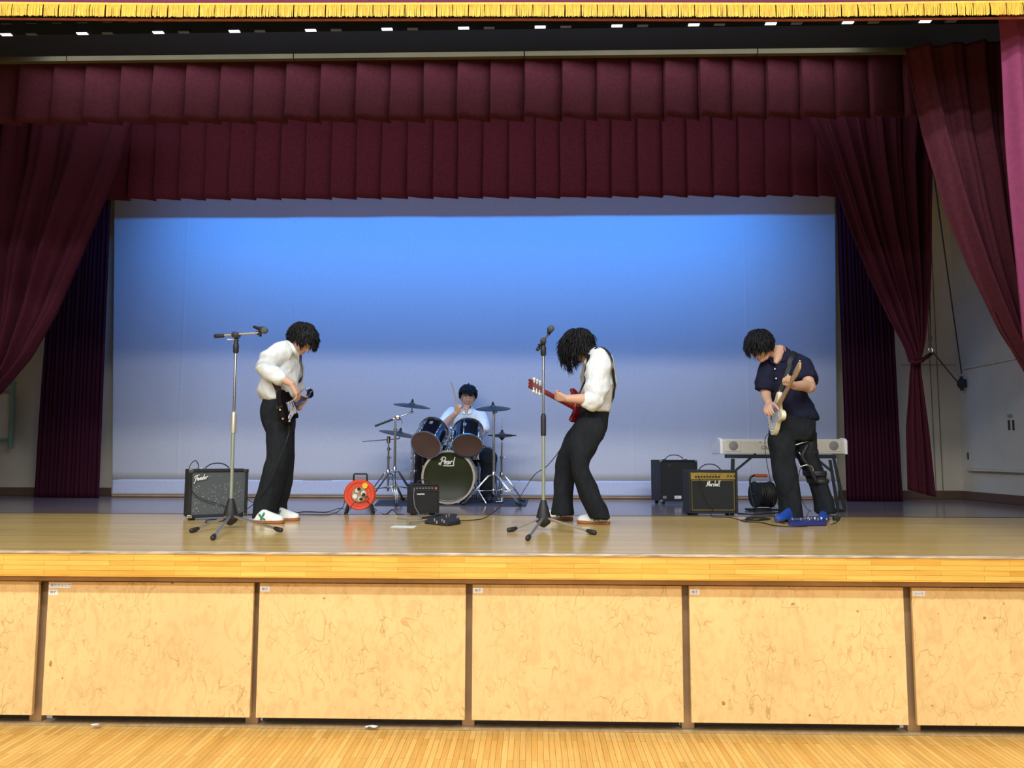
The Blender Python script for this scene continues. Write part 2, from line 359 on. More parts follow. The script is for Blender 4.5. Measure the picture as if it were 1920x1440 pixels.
# ------------------------------------------------------------------ lettering
def text(name, s, size, M4, m, parent=None, shear=0, off=.0, ext=.0006, sx=1, align='LEFT'):
    c = bpy.data.curves.new('t', 'FONT'); c.body = s; c.size = size; c.shear = shear; c.offset = off; c.extrude = ext; c.align_x = align; c.resolution_u = 3
    t = bpy.data.objects.new('t', c); COL.objects.link(t)
    dg = bpy.context.evaluated_depsgraph_get(); me = bpy.data.meshes.new_from_object(t.evaluated_get(dg)); bpy.data.objects.remove(t)
    me.name = name; o3 = ORG.get(parent, V((0, 0, 0)))
    for q in me.vertices: q.co = M4 @ V((q.co.x*sx, q.co.y, q.co.z)) - o3
    me.materials.clear(); me.materials.append(m)
    o = bpy.data.objects.new(name, me); link(o, name, parent); return o
def planeM(o, x, y):
    """4x4 with origin o, x/y axes, z their cross"""
    x = V(x).normalized(); y = V(y).normalized(); z = x.cross(y)
    return Matrix(((x.x, y.x, z.x, o[0]), (x.y, y.y, z.y, o[1]), (x.z, y.z, z.z, o[2]), (0, 0, 0, 1)))
# ================================================================== SETTING
FY = 4.20          # stage front
XL, XR = -6.6, 5.25
o = mk('floor', box2((-9, -9.6, -.05), (9, 4.42, 0)), M['hall_floor']); struct(o)
o = mk('wall_hall_rear', box2((-9, -9.7, 0), (9, -9.6, 6.0)), M['hallwall']); struct(o)
o = mk('wall_hall_left', box2((-9.1, -9.6, 0), (-9, 4.4, 6.0)), M['hallwall']); struct(o)
o = mk('wall_hall_right', box2((9, -9.6, 0), (9.1, 4.4, 6.0)), M['hallwall']); struct(o)
o = mk('stage_floor', box2((-9, FY, HS-.04), (9, 6.78, HS)), M['stage_wood']); struct(o)
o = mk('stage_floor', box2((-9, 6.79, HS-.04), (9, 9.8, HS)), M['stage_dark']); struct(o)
o = mk('trim_1', box2((-9, 6.775, HS-.02), (9, 6.795, HS+.002)), M['black']); struct(o)
o = mk('trim_2', box2((-9, FY-.012, HS-.012), (9, FY+.03, HS+.003)), M['nosing'], bev=.003); struct(o)
o = mk('stage_fascia', box2((-9, FY-.006, .832), (9, FY+.05, HS-.012)), M['fascia']); struct(o)
o = mk('trim_3', box2((-9, FY+.05, .798), (9, FY+.20, .834)), M['post']); struct(o)
o = mk('trim_4', box2((-9, 4.33, 0), (9, 4.41, .016)), M['rail'], bev=.003); struct(o)
o = mk('stage_void_wall', box2((-9, 4.75, 0), (9, 4.8, .9)), M['black']); struct(o)
o = mk('wall_back', box2((-9, 9.62, HS), (9, 9.75, 6.6)), M['wall']); struct(o)
o = mk('wall_right', box2((XR+.02, 4.5, HS), (XR+.15, 9.62, 6.6)), M['wall']); struct(o)
o = mk('wall_left', box2((-8.0, 4.5, HS), (-7.85, 9.62, 6.6)), M['wall']); struct(o)
o = mk('ceiling', box2((-9, 4.3, 6.6), (9, 9.8, 6.7)), M['ceil']); struct(o)
o = mk('wall_proscenium_right', box2((3.35, 4.42, 0), (9, 4.55, 6.6)), M['wall']); struct(o)
o = mk('wall_proscenium_left', box2((-9, 4.42, 0), (-4.75, 4.55, 6.6)), M['wall']); struct(o)
o = mk('wall_proscenium_top', box2((-9, 4.46, 4.45), (9, 4.56, 6.6)), M['wall']); struct(o)
o = mk('baseboard_back', box2((-7.85, 9.59, HS), (XR, 9.62, HS+.1)), M['base'], bev=.004); struct(o)
o = mk('baseboard_right', box2((XR-.01, 4.6, HS), (XR+.02, 9.6, HS+.1)), M['base'], bev=.004); struct(o)
# seams of the back wall boards
for i, xx in enumerate((1750, 1763)):
    p = P(xx, 800, 9.61)
    struct(mk('trim_%d' % (5+i), box2((p.x-.004, 9.612, HS+.1), (p.x+.004, 9.622, 4.4)), M['seam']))
p = P(1750, 684, 9.61); struct(mk('trim_7', box2((P(1690, 684, 9.61).x, 9.612, p.z-.004), (XR, 9.622, p.z+.004)), M['seam']))
# posts between the trolleys
PAN = [(-330, 73), (91, 476), (487, 873.5), (886, 1278), (1292, 1693), (1709, 2120)]
PY = 4.28
for i, xx in enumerate((82, 481, 880, 1285, 1701)):
    c = P(xx, 1100, 4.36)
    struct(mk('stage_post', box2((c.x-.035, 4.35, .016), (c.x+.035, 4.40, .80)), M['post'], bev=.003))
# ------------------------------------------------------------------ storage trolleys below the stage
lab = ['beige storage trolley front cut off by the left edge, without a sticker',
       'scuffed beige chair storage trolley front with two white stickers in its corner',
       'scuffed beige chair storage trolley front below the orange cable reel and small black amplifier',
       'scuffed beige chair storage trolley front below the red guitar player',
       'scuffed beige chair storage trolley front below the man in the navy shirt',
       'beige storage trolley front cut off by the right edge, with a wider sticker']
stk = [[], [('椅子(キャップ)', 0, .125), ('椅子', .038, .052)], [('椅子', .012, .052)], [('椅子', .012, .052)], [('椅子', .012, .052)], [('シート', .012, .066)]]
for i, (a, b) in enumerate(PAN):
    pa = P(a, 1095, PY); pb = P(b, 1095, PY); zt, zb = .789, .072
    t = thing('storage_trolley', (round((pa.x+pb.x)/2, 4), PY, 0), lab[i], 'storage trolley', 'storage trolleys under the stage edge')
    mk('front_panel', box2((pa.x, PY, zb), (pb.x, PY+.022, zt)), M['panel'], t, bev=.002)
    mk('carcass', box2((pa.x+.02, PY+.022, zb+.005), (pb.x-.02, PY+.45, zt-.03)), M['post'], t)
    mk('base', box2((pa.x+.008, PY+.09, .028), (pb.x-.008, PY+.43, zb+.004)), M['black'], t)
    for sx in (.15, .85):
        mk('wheel', cyl((lerp(pa.x, pb.x, sx)-.012, PY+.2, .025), (lerp(pa.x, pb.x, sx)+.012, PY+.2, .025), .025), M['rubber'], t, smooth='auto')
    for s, dz, wd in stk[i]:
        x0 = pa.x+.004; z1 = zt-.006-dz
        lb = mk('sticker', box2((x0, PY-.0012, z1-.028), (x0+wd, PY, z1)), M['whitep'], t)
        text('sticker_text', s, .0175, planeM((x0+.008, PY-.002, z1-.0205), (1, 0, 0), (0, 0, 1)), M['grey'], lb, ext=.0002)
# litter
def scrap(x, y, w_, d_, label, seed):
    random.seed(seed); c = G(x, y, 0.017); vs = []; g = Geo()
    pts = [(math.cos(a)*w_*random.uniform(.6, 1), math.sin(a)*d_*random.uniform(.6, 1)) for a in [i*PI/5 for i in range(10)]]
    vs = [V((c.x+q[0], c.y+q[1], c.z+random.uniform(.001, .012))) for q in pts] + [c+V((0, 0, .014))]
    g.add(vs, [(i, (i+1) % 10, 10) for i in range(10)]); g.add([q-V((0, 0, .0008)) for q in vs], [((i+1) % 10, i, 10) for i in range(10)])
    tag(mk('paper_scrap', g, M['clear'], origin=tuple(c)), label, 'litter')
scrap(180, 1361, .035, .02, 'crumpled pale scrap on the floor rail at the left, below the two-sticker trolley', 3)
scrap(697, 1364, .04, .016, 'flattened pale scrap on the floor rail below the middle trolleys', 5)
# ------------------------------------------------------------------ backdrop
BY = 9.30
bt = thing('backdrop', (-.77, BY, HS), 'large pale backdrop cloth washed in blue light behind the band', 'backdrop')
def cloth(xl, xr, z0, z1, Y, fn, nx=200, nz=30):
    g = Geo(); vs = []
    for j in range(nz+1):
        for i in range(nx+1):
            u = i/nx; v = j/nz; a = lerp(xl[0], xl[1], v); b = lerp(xr[0], xr[1], v); x = lerp(a, b, u); z = lerp(z0, z1, v)
            vs.append((x, Y+fn(x, z), z))
    return g.add(vs, grid_faces(nz+1, nx+1, False))
sx0 = [P(x, 620, BY).x for x in (344, 551, 766, 974, 1185, 1400)]
def cycf(x, z):
    s = .006*noise.noise((x*1.3, z*.35, 2))*1.5 + .0035*noise.noise((x*5, z*.6, 7))
    for q in sx0: s += -.004*math.exp(-((x-q)/.012)**2)
    return s
bo_ = cloth((-5.10, -5.28), (3.63, 3.74), HS+.21, 5.3, BY, cycf, 700, 40)
o = mk('cloth', bo_, M['cyc'], bt, smooth=True); s_ = o.modifiers.new('solid', 'SOLIDIFY'); s_.thickness = .003; s_.offset = 1
o = mk('hem_pocket', cloth((-5.10, -5.10), (3.63, 3.635), HS+.035, HS+.215, BY-.006, lambda x, z: .004*noise.noise((x*2, z*9, 4)), 300, 8), M['cyc2'], bt, smooth=True)
s_ = o.modifiers.new('solid', 'SOLIDIFY'); s_.thickness = .012; s_.offset = 1
mk('weight_pipe', cyl((-5.1, BY+.02, HS+.02), (3.63, BY+.02, HS+.02), .018), M['post'], bt, smooth='auto')
# blue batten housing that shades the top of the cloth
bl = thing('border_light', (-.77, 8.6, 4.9), 'blue lamp batten hung above the rear valance lighting the backdrop', 'stage light')
g = Geo(); box2((-5.2, 7.8, 5.0), (3.7, 8.50, 5.03), g); box2((-5.2, 7.79, 4.85), (3.7, 7.805, 5.03), g); box2((-5.2, 8.49, 4.765), (3.7, 8.50, 5.6), g)
for hx in (-4, -.77, 2.5): mk('hanger', cyl((hx, 8.25, 5.03), (hx, 8.25, 6.61), .02), M['navy'], bl)
mk('housing', g, M['navy'], bl)
# ------------------------------------------------------------------ pleated valances
def valance(name, xs, topf, botf, Y, dep, m, label, hem_lo=0, seed=1, grp='stage valances'):
    """xs: world x of the pleat edges; each panel comes forward at its left edge"""
    random.seed(seed); prof = []
    for a, b in zip(xs, xs[1:]):
        w_ = b-a; j = random.uniform(.8, 1.2)
        prof += [(a, -.0), (a-.004, -dep*.55*j), (a+.004, -dep*1.0*j), (a+.016, -dep*1.05*j), (a+w_*.35, -dep*.72*j), (a+w_*.7, -dep*.38*j), (b-.02, -dep*.12*j), (b-.006, .005)]
    nz = 10; g = Geo(); vs = []
    for jz in range(nz+1):
        v = jz/nz
        for i, (x, y) in enumerate(prof):
            k = i//8; ph = noise.noise((k*1.7, v*1.3, seed)); zt = topf(x); zb = botf(x)
            sw = (1+.35*v)*(1+.25*ph*v)
            dx = .012*noise.noise((k*3.1, v*2, seed+5))*v
            hemw = .008*noise.noise((x*9, seed, 0)) if jz == nz else 0
            vs.append((x+dx, Y+y*sw, lerp(zt, zb, v)+hemw))
    g.add(vs, grid_faces(nz+1, len(prof), False))
    c = ((xs[0]+xs[-1])/2, Y, botf(0)); o = mk(name, g, m, origin=c, smooth='auto', ang=50)
    s_ = o.modifiers.new('solid', 'SOLIDIFY'); s_.thickness = .006; s_.offset = 1
    return tag(o, label, 'curtain', grp)
V1Y, V2Y = 6.0, 7.6
e1 = [-90, -25, 45, 107, 168, 233, 294, 355, 418, 480, 541, 605, 672, 735, 797, 860, 921, 985, 1055, 1120, 1183, 1245, 1310, 1372, 1437, 1500, 1565, 1630, 1695, 1760]
X1 = [P(x, 180, V1Y).x for x in e1]
zt1 = P(900, 100, V1Y).z+.06; zb1 = P(900, 230, V1Y).z
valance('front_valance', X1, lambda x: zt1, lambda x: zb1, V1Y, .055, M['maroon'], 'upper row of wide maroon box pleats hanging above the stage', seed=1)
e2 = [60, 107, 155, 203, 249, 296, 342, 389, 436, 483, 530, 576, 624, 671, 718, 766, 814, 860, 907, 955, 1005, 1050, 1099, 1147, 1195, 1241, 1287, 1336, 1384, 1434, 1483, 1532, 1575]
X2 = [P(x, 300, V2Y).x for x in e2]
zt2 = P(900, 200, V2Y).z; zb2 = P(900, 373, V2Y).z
valance('rear_valance', X2, lambda x: zt2, lambda x: zb2+(.0 if x < 2.5 else -.03*(x-2.5)**2), V2Y, .045, M['maroon_lit'], 'lower, darker row of narrow maroon pleats just above the blue backdrop', seed=2)
struct(mk('trim_14', box2((-5.5, V2Y+.0, zt2-.02), (4.6, V2Y+.04, 6.62)), M['ceil']))
# ------------------------------------------------------------------ hanging curtains from outlines
def drape(name, L_, R_, Y, nf, amp, m, label=None, cat='curtain', group=None, parent=None, nu=None, nv=60, ph=0, yfn=None, sharp=1.0, seed=0, fan=1.0):
    """L_,R_: [(t, px, py)] outline of both edges down the cloth"""
    nu = nu or nf*14; g = Geo(); vs = []
    for j in range(nv+1):
        t = j/nv; a = interp(L_, t); b = interp(R_, t)
        Yv = Y + (yfn(t) if yfn else 0); A = P(a[0], a[1], Yv); B = P(b[0], b[1], Yv); wd = (B-A).length
        for i in range(nu+1):
            u = i/nu; q = A.lerp(B, u); uu = u + .02*noise.noise((u*6, t*1.5, seed))
            s = math.sin(2*PI*nf*uu+ph+.6*noise.noise((u*3, t*2, seed+3))); s = math.copysign(abs(s)**(.8), s)
            am = amp*(.75+.5*noise.noise((u*nf*.9, t*1.2, seed+9)))*min(1, .45+t*fan)
            vs.append((q.x, q.y+s*am+.35*am*math.sin(5.1*PI*nf*uu+t*2), q.z))
    g.add(vs, grid_faces(nv+1, nu+1, False))
    c = P(interp(L_, 1)[0], interp(L_, 1)[1], Y)
    o = mk(name, g, m, parent, smooth=True, origin=None if parent else tuple(c))
    s_ = o.modifiers.new('solid', 'SOLIDIFY'); s_.thickness = .006; s_.offset = 0
    if label: tag(o, label, cat, group)
    return o
# straight legs beside the backdrop
drape('leg_curtain', [(0, 110, 200), (1, 63, 932)], [(0, 213, 200), (.3, 206, 400), (1, 186, 934)], 9.08, 15, .028, M['maroon_shaded'],
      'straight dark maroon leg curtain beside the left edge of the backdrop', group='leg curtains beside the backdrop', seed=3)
drape('leg_curtain', [(0, 1560, 200), (.3, 1571, 420), (1, 1588, 940)], [(0, 1650, 200), (.3, 1664, 420), (1, 1693, 941)], 9.02, 14, .028, M['maroon_shaded'],
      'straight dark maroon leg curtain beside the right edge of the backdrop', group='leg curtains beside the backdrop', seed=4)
# left swag
LS = [(0, -420, 180), (.5, -330, 480), (.85, -120, 735), (1, -60, 790)]
RS = [(0, 262, 180), (.22, 222, 310), (.35, 188, 395), (.5, 150, 490), (.65, 103, 590), (.78, 55, 668), (.9, 0, 733), (1, -45, 780)]
drape('swag_curtain', LS, RS, 6.9, 9, .075, M['maroon_shaded'], 'big dark maroon swag curtain pulled off to the left edge', group='swag curtains', nu=170, nv=70, seed=5)
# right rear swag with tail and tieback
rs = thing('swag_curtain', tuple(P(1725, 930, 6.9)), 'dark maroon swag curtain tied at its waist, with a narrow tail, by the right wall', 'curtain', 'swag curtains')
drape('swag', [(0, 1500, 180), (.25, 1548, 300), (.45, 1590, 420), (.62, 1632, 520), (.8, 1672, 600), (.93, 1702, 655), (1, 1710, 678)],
      [(0, 1765, 180), (.25, 1748, 300), (.5, 1743, 450), (.75, 1738, 560), (.9, 1730, 640), (1, 1722, 678)], 6.9, 7, .065, M['maroon_shaded'], parent=rs, nu=120, nv=70, seed=6,
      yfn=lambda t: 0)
drape('tail', [(0, 1709, 674), (.15, 1706, 710), (.5, 1701, 800), (1, 1702, 918)], [(0, 1725, 674), (.15, 1727, 700), (.4, 1736, 770), (1, 1754, 932)], 6.9, 3, .035, M['maroon_shaded'], parent=rs, nu=60, nv=40, seed=7)
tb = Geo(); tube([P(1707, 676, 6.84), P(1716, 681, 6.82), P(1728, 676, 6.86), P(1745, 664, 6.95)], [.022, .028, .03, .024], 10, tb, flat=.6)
mk('tieback', tb, M['maroon_shaded'], rs, smooth=True)
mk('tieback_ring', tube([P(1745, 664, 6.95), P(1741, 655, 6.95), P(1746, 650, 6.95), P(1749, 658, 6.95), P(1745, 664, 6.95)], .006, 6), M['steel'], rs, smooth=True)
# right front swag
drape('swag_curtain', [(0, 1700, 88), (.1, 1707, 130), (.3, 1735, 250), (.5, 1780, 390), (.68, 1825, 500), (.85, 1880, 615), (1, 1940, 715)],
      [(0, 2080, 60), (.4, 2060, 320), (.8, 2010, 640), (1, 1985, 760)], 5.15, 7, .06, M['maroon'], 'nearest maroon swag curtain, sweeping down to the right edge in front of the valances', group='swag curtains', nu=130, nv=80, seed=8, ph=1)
# pink house curtain, gathered
drape('house_curtain', [(0, 1868, -60), (.1, 1874, 10), (.2, 1880, 60), (.5, 1893, 250), (1, 1925, 640)], [(0, 2140, -60), (1, 2200, 640)], 4.62, 4, .05, M['pink'],
      'bright crimson pink house curtain gathered at the right edge', nu=110, nv=50, seed=9, ph=2.2)
# ------------------------------------------------------------------ top valance with gold fringe
tv = thing('fringed_valance', (-.2, 4.36, 4.1), 'red valance with gold fringe along the very top of the picture', 'curtain', 'stage valances')
def fz(x):   # fringe bottom
    return interp([(-4, 4.145), (-3.25, 4.14), (-2.2, 4.118), (-.1, 4.095), (1.6, 4.07), (2.85, 4.068), (4, 4.07)], x)[0] - .0
g = Geo(); vs = []; n = 400
for j in range(5):
    for i in range(n+1):
        x = lerp(-4.3, 3.6, i/n); z = lerp(fz(x)+.06, 4.75, j/4); vs.append((x, 4.385+.012*math.sin(x*2.1)*(1-j/4)+.006*math.sin(x*13), z))
g.add(vs, grid_faces(5, n+1, False)); o = mk('cloth', g, M['pink'], tv, smooth=True); s_ = o.modifiers.new('solid', 'SOLIDIFY'); s_.thickness = .006; s_.offset = 1
mk('lining_hem', tube([(lerp(-4.3, 3.6, i/60), 4.415, fz(lerp(-4.3, 3.6, i/60))+.008) for i in range(61)], .007, 6), M['lining'], tv, smooth=True)
random.seed(4); g = Geo(); x = -4.3; seg = .0957; gh = Geo()
while x < 3.6:
    x1 = x+seg; ns = 19
    for k in range(ns):
        a = lerp(x+.003, x1-.003, k/ns); b = lerp(x+.003, x1-.003, (k+.95)/ns); c = (a+b)/2; zt = fz(c)+.078; zb = fz(c)+random.uniform(-.003, .004); d = random.uniform(-.003, .003)
        sh = random.uniform(-.0025, .0025)
        tube([(c, 4.368, zt), (c+sh*.4, 4.364+d, (zt+zb)/2), (c+sh, 4.366+d, zb)], [(b-a)*.45, (b-a)*.52, (b-a)*.62], 5, g)
    x = x1
mk('gold_fringe', g, M['gold'], tv, smooth=False)['kind'] = 'stuff'
g = Geo(); vs = []
for j in range(2):
    for i in range(n+1):
        x = lerp(-4.3, 3.6, i/n); vs.append((x, 4.370, fz(x)+(.076 if j else .088)))
for i in range(n+1):
    pass
g.add(vs, grid_faces(2, n+1, False)); o = mk('fringe_braid', g, M['gold'], tv); s_ = o.modifiers.new('solid', 'SOLIDIFY'); s_.thickness = .008; s_.offset = 0
# ------------------------------------------------------------------ black lamp batten with lit slots
LY = 5.2
lb = thing('lamp_batten', (0, LY, 4.4), 'long black lamp batten with a row of lit slots under the gold fringe', 'stage light')
za, zb_ = P(900, 97, LY+.3).z, 5.0
mk('housing', box2((-5.4, LY, za), (3.4, LY+.3, zb_)), M['navy'], lb)
for k in range(39):
    px = 12+k*47.4+max(0, k-20)*.0 + (k*k)*.0125
    py = 65-25*(px/1740)
    c = P(px, py, LY); lit = (k % 3 == 0); mid = (k % 3 == 1)
    if px > 1830: break
    hw = .038
    c = G(px, py, za)
    if lit or mid:
        mk('lamp_slot', box2((c.x-hw, c.y-.013, za-.004), (c.x+hw, c.y+.013, za+.002)), M['slot'] if lit else M['slotd'], lb)
    c2 = P(px, py-20, LY)
    mk('vent_slot', box2((c2.x-.036, LY-.003, c2.z-.0025), (c2.x+.036, LY+.002, c2.z+.0025)), M['slotd'], lb)
BYY = 5.86
j = [P(x, 100, BYY).x for x in (-500, 125, 550, 983, 1421, 1745)]
za = P(900, 106, BYY).z; zt = P(900, 90, BYY).z
for i in range(5):
    struct(mk('trim_%d' % (8+i), box2((j[i]+.004, BYY, za), (j[i+1]-.004, BYY+.045, zt+.02)), M['beam'], bev=.003))
struct(mk('trim_13', box2((-5.4, BYY+.01, zt+.015), (5.1, BYY+.06, zt+.7)), M['navy']))
# ------------------------------------------------------------------ right wall: cupboard, pulley and ropes
cb = thing('wall_cupboard', (XR, 8, HS+.4), 'cream cupboard door on the right side wall with two dark handles', 'cupboard')
ya = WX(1815, 800, XR).y; yb = 6.6; zt = WX(1815, 692, XR).z; zb = WX(1815, 878, XR).z
mk('door', box2((XR-.012, yb, zb), (XR+.02, ya, zt)), M['wall'], cb, bev=.004)
g = Geo(); box2((XR-.03, yb, zt), (XR+.02, ya+.03, zt+.03), g); box2((XR-.03, yb, zb-.03), (XR+.02, ya+.03, zb), g)
mk('frame', g, M['wall'], cb, bev=.004)
for xx in (1895.5, 1903.5):
    c = WX(xx, 797, XR); mk('handle', box2((XR-.03, c.y-.008, c.z-.055), (XR-.01, c.y+.008, c.z+.055)), M['rope'], cb, bev=.003)
c = WX(1897, 779, XR); mk('latch', box2((XR-.03, c.y-.035, c.z-.014), (XR-.01, c.y+.035, c.z+.014)), M['greenp'], cb, bev=.003)
c = WX(1817.5, 855, XR); mk('hinge', box2((XR-.02, c.y-.01, c.z-.04), (XR-.01, c.y+.01, c.z+.04)), M['rope'], cb)
pc = P(1803, 719, 8.6)
pc = WX(1803, 719, XR-.06)
pl = thing('rope_pulley', tuple(pc), 'black rope pulley fixed on the right side wall', 'pulley')
mk('wheel', lathe([(.03, -.012), (.06, -.012), (.048, 0), (.06, .012), (.03, .012)], pc, (1, .3, 0)), M['rope'], pl, smooth='auto')
g = Geo(); box(pc+V((.0, 0, 0)), (.02, .05, .17), None, g); box(pc+V((.035, 0, 0)), (.05, .05, .10), None, g)
mk('bracket', g, M['rope'], pl, bev=.005)
tag(mk('rope', tube(smooth_path([P(1743, 270, 7.4), WX(1803, 700, XR-.07)], 3), .007, 6), M['rope'], origin=tuple(pc)), 'dark rope running up from the wall pulley', 'rope', 'curtain ropes')
tag(mk('rope', tube([WX(1800, 722, XR-.07), P(1749, 660, 6.96)], .008, 6), M['rope'], origin=tuple(pc)), 'slanting dark rope between the wall pulley and the curtain tieback', 'rope', 'curtain ropes')
g = Geo(); tube([P(1741, 480, 7.0), P(1743, 560, 6.98), P(1745.5, 655, 6.95)], .006, 6, g); ell(P(1744, 634, 6.95), (.016, .016, .03), None, 10, 8, g)
tag(mk('rope', g, M['rope'], origin=tuple(P(1745, 655, 6.95))), 'short vertical rope hanging down to the curtain tieback', 'rope', 'curtain ropes')
# left wall board with green pipe frame
gb = thing('framed_board', tuple(P(-30, 840, 9.5)), 'cream board with a pale green pipe frame behind the left swag', 'board')
g = Geo(); a = P(24, 715, 9.5); b = P(20, 838, 9.5); cyl(a, b+V((0, 0, -.02)), .028, None, 12, g); cyl(P(21, 825, 9.5), P(-160, 823, 9.5), .018, None, 12, g); cyl(P(24, 736, 9.5), P(-160, 734, 9.5), .012, None, 12, g)
mk('pipe_frame', g, M['greenp'], gb, smooth='auto')
pa = P(-160, 738, 9.52); pb = P(18, 822, 9.52); mk('board', box2((pa.x, 9.52, pb.z), (pb.x, 9.54, pa.z)), M['wall'], gb)
# ================================================================== STAGE EQUIPMENT
def zm(sc, ox, oy): return lambda x, y: (ox+x/sc, oy+y/sc)
A1 = zm(3.273, 380, 590); A2 = zm(4.644, 640, 700); A3 = zm(3.274, 930, 590); A4 = zm(3.514, 1330, 600); B2 = zm(5.0526, 320, 840); B3 = zm(4.571, 1180, 820)
def q(A, x, y, Y): return P(*A(x, y), Y)
def gq(A, x, y, z=0.0): return G(*A(x, y), HS+z)
# ------------------------------------------------------------------ microphone stands
def mic_stand(base, feet, top, label, collar, tilt_boom, mlabel):
    t = thing('microphone_stand', tuple(base), label, 'microphone stand', 'microphone stands')
    bz = HS+.075; c0 = V((base.x, base.y, HS))
    mk('base_hub', lathe([(.012, .02), (.045, .045), (.052, .06), (.050, .10), (.034, .16), (.022, .20), (.018, .21)], c0, (0, 0, 1), 20), M['rubber'], t, smooth='auto')
    for f in feet:
        f = V((f.x, f.y, HS+.016)); d = (f-c0); d.z = 0; d.normalize()
        lg = mk('leg', cyl(c0+d*.03+V((0, 0, .085)), f+V((0, 0, .004))-d*.03, .010, .009, 10), M['satin'], t, smooth='auto')
        mk('foot_cap', tube([f-d*.045+V((0, 0, .008)), f-d*.02+V((0, 0, .003)), f+d*.012], [.013, .017, .0165], 12, None, dome=True), M['rubber'], lg, smooth=True)
    a = c0+V((0, 0, .19)); ax = (top-a); mid = a+ax*collar[0]
    mk('lower_tube', cyl(a, mid, .0125, None, 14), M['green_reflect'], t, smooth='auto')
    mk('upper_tube', cyl(mid, top, .0095, None, 12), M['steel'], t, smooth='auto')
    ah = ax.normalized(); cm = M['rubber'] if collar[1] else M['cream_metal']
    mk('height_clutch', lathe([(.013, -.075), (.019, -.07), (.019, .06), (.015, .08), (.010, .085)], mid, ah, 16), cm, t, smooth='auto')
    mk('swivel', lathe([(.012, -.05), (.02, -.04), (.021, .01), (.014, .03), (.018, .045), (.012, .06)], top, ah, 14), M['rubber'], t, smooth='auto')
    return t
b1 = G(431.5, 990)
st = mic_stand(b1, [G(361.6, 999), G(399.5, 1013), G(524, 998)], P(442.6, 650, b1.y), 'microphone stand with long horizontal boom, left of the black bass player', (.50, 0), None, None)
Yb = b1.y
cl = P(442.5, 628.5, Yb); e0 = q(A1, 88, 131, Yb+.02); e1_ = q(A1, 345, 112, Yb-.02)
bm_ = mk('boom', cyl(e0, e1_, .0085, None, 10), M['satin'], st, smooth='auto')
dd = (e1_-e0).normalized()
mk('counterweight', tube([e0-dd*.01, e0+dd*.05], [.016, .014], 12, None, dome=True), M['rubber'], bm_, smooth=True)
mk('boom_clutch', lathe([(.015, -.035), (.024, -.03), (.024, .03), (.015, .035)], cl, (0, 1, 0), 14), M['rubber'], st, smooth='auto')
mk('wing_lever', tube([cl+V((0, 0, -.035)), q(A1, 152, 153, Yb-.03)], [.008, .006], 8, None, dome=True), M['cream_metal'], st, smooth=True)
mc = q(A1, 352, 100, Yb-.02); cg = Geo(); tube([q(A1, 330, 112, Yb), q(A1, 350, 118, Yb-.02), q(A1, 352, 98, Yb-.02)], .013, 10, cg, dome=True); cyl(q(A1, 350, 100, Yb-.02), q(A1, 354, 134, Yb-.02), .011, None, 10, cg)
mk('microphone_clip', cg, M['rubber'], bm_, smooth=True)
def microphone(a, b, label):
    """a tail, b centre of grille"""
    t = thing('microphone', tuple(a), label, 'microphone', 'vocal microphones'); d = (b-a).normalized(); L = (b-a).length
    mk('handle', lathe([(.008, -.01), (.011, 0), (.014, L*.4), (.019, L-.03), (.022, L-.022)], a, d, 16), M['rubber'], t, smooth='auto')
    mk('grille', ell(b, (.026, .026, .028), frame_m(d), 16, 12), M['grille'], t, smooth=True)
    mk('grille_ring', lathe([(.024, L-.026), (.0255, L-.02), (.0255, L-.012), (.024, L-.006)], a, d, 18), M['rubber'], t, smooth='auto')
def frame_m(d, up=None):
    x, y = frame(d, up); d = V(d).normalized(); return Matrix(((x.x, y.x, d.x), (x.y, y.y, d.y), (x.z, y.z, d.z)))
microphone(q(A1, 318, 75, Yb-.02), q(A1, 378, 97, Yb-.05), 'black microphone at the right tip of the horizontal boom')
b2 = G(1019, 994)
st = mic_stand(b2, [G(957, 998), G(990, 1014), G(1112, 1003)], P(1018.8, 655, b2.y), 'microphone stand with short tilted boom, in front of the red guitar player', (.5, 1), None, None)
Yb = b2.y; e0 = q(A3, 256, 212, Yb-.05); e1_ = q(A3, 326, 112, Yb+.25); cl = q(A3, 290, 163, Yb)
bm_ = mk('boom', cyl(e0, e1_, .0085, None, 10), M['satin'], st, smooth='auto'); dd = (e1_-e0).normalized()
mk('counterweight', tube([e0-dd*.005, e0+dd*.03], .013, 12, None, dome=True), M['rubber'], bm_, smooth=True)
mk('boom_clutch', lathe([(.013, -.035), (.022, -.03), (.022, .03), (.013, .035)], cl, (0, 1, 0), 14), M['rubber'], st, smooth='auto')
mk('wing_lever', tube([cl+V((0, 0, -.03)), q(A3, 262, 184, Yb-.03)], [.009, .007], 8, None, dome=True), M['rubber'], st, smooth=True)
cg = Geo(); tube([e1_-dd*.02, e1_+dd*.03], .014, 10, cg, dome=True); mk('microphone_clip', cg, M['rubber'], bm_, smooth=True)
microphone(q(A3, 322, 108, Yb+.24), q(A3, 337, 85, Yb+.16), 'black microphone with round head pointing at the camera above the right stand')
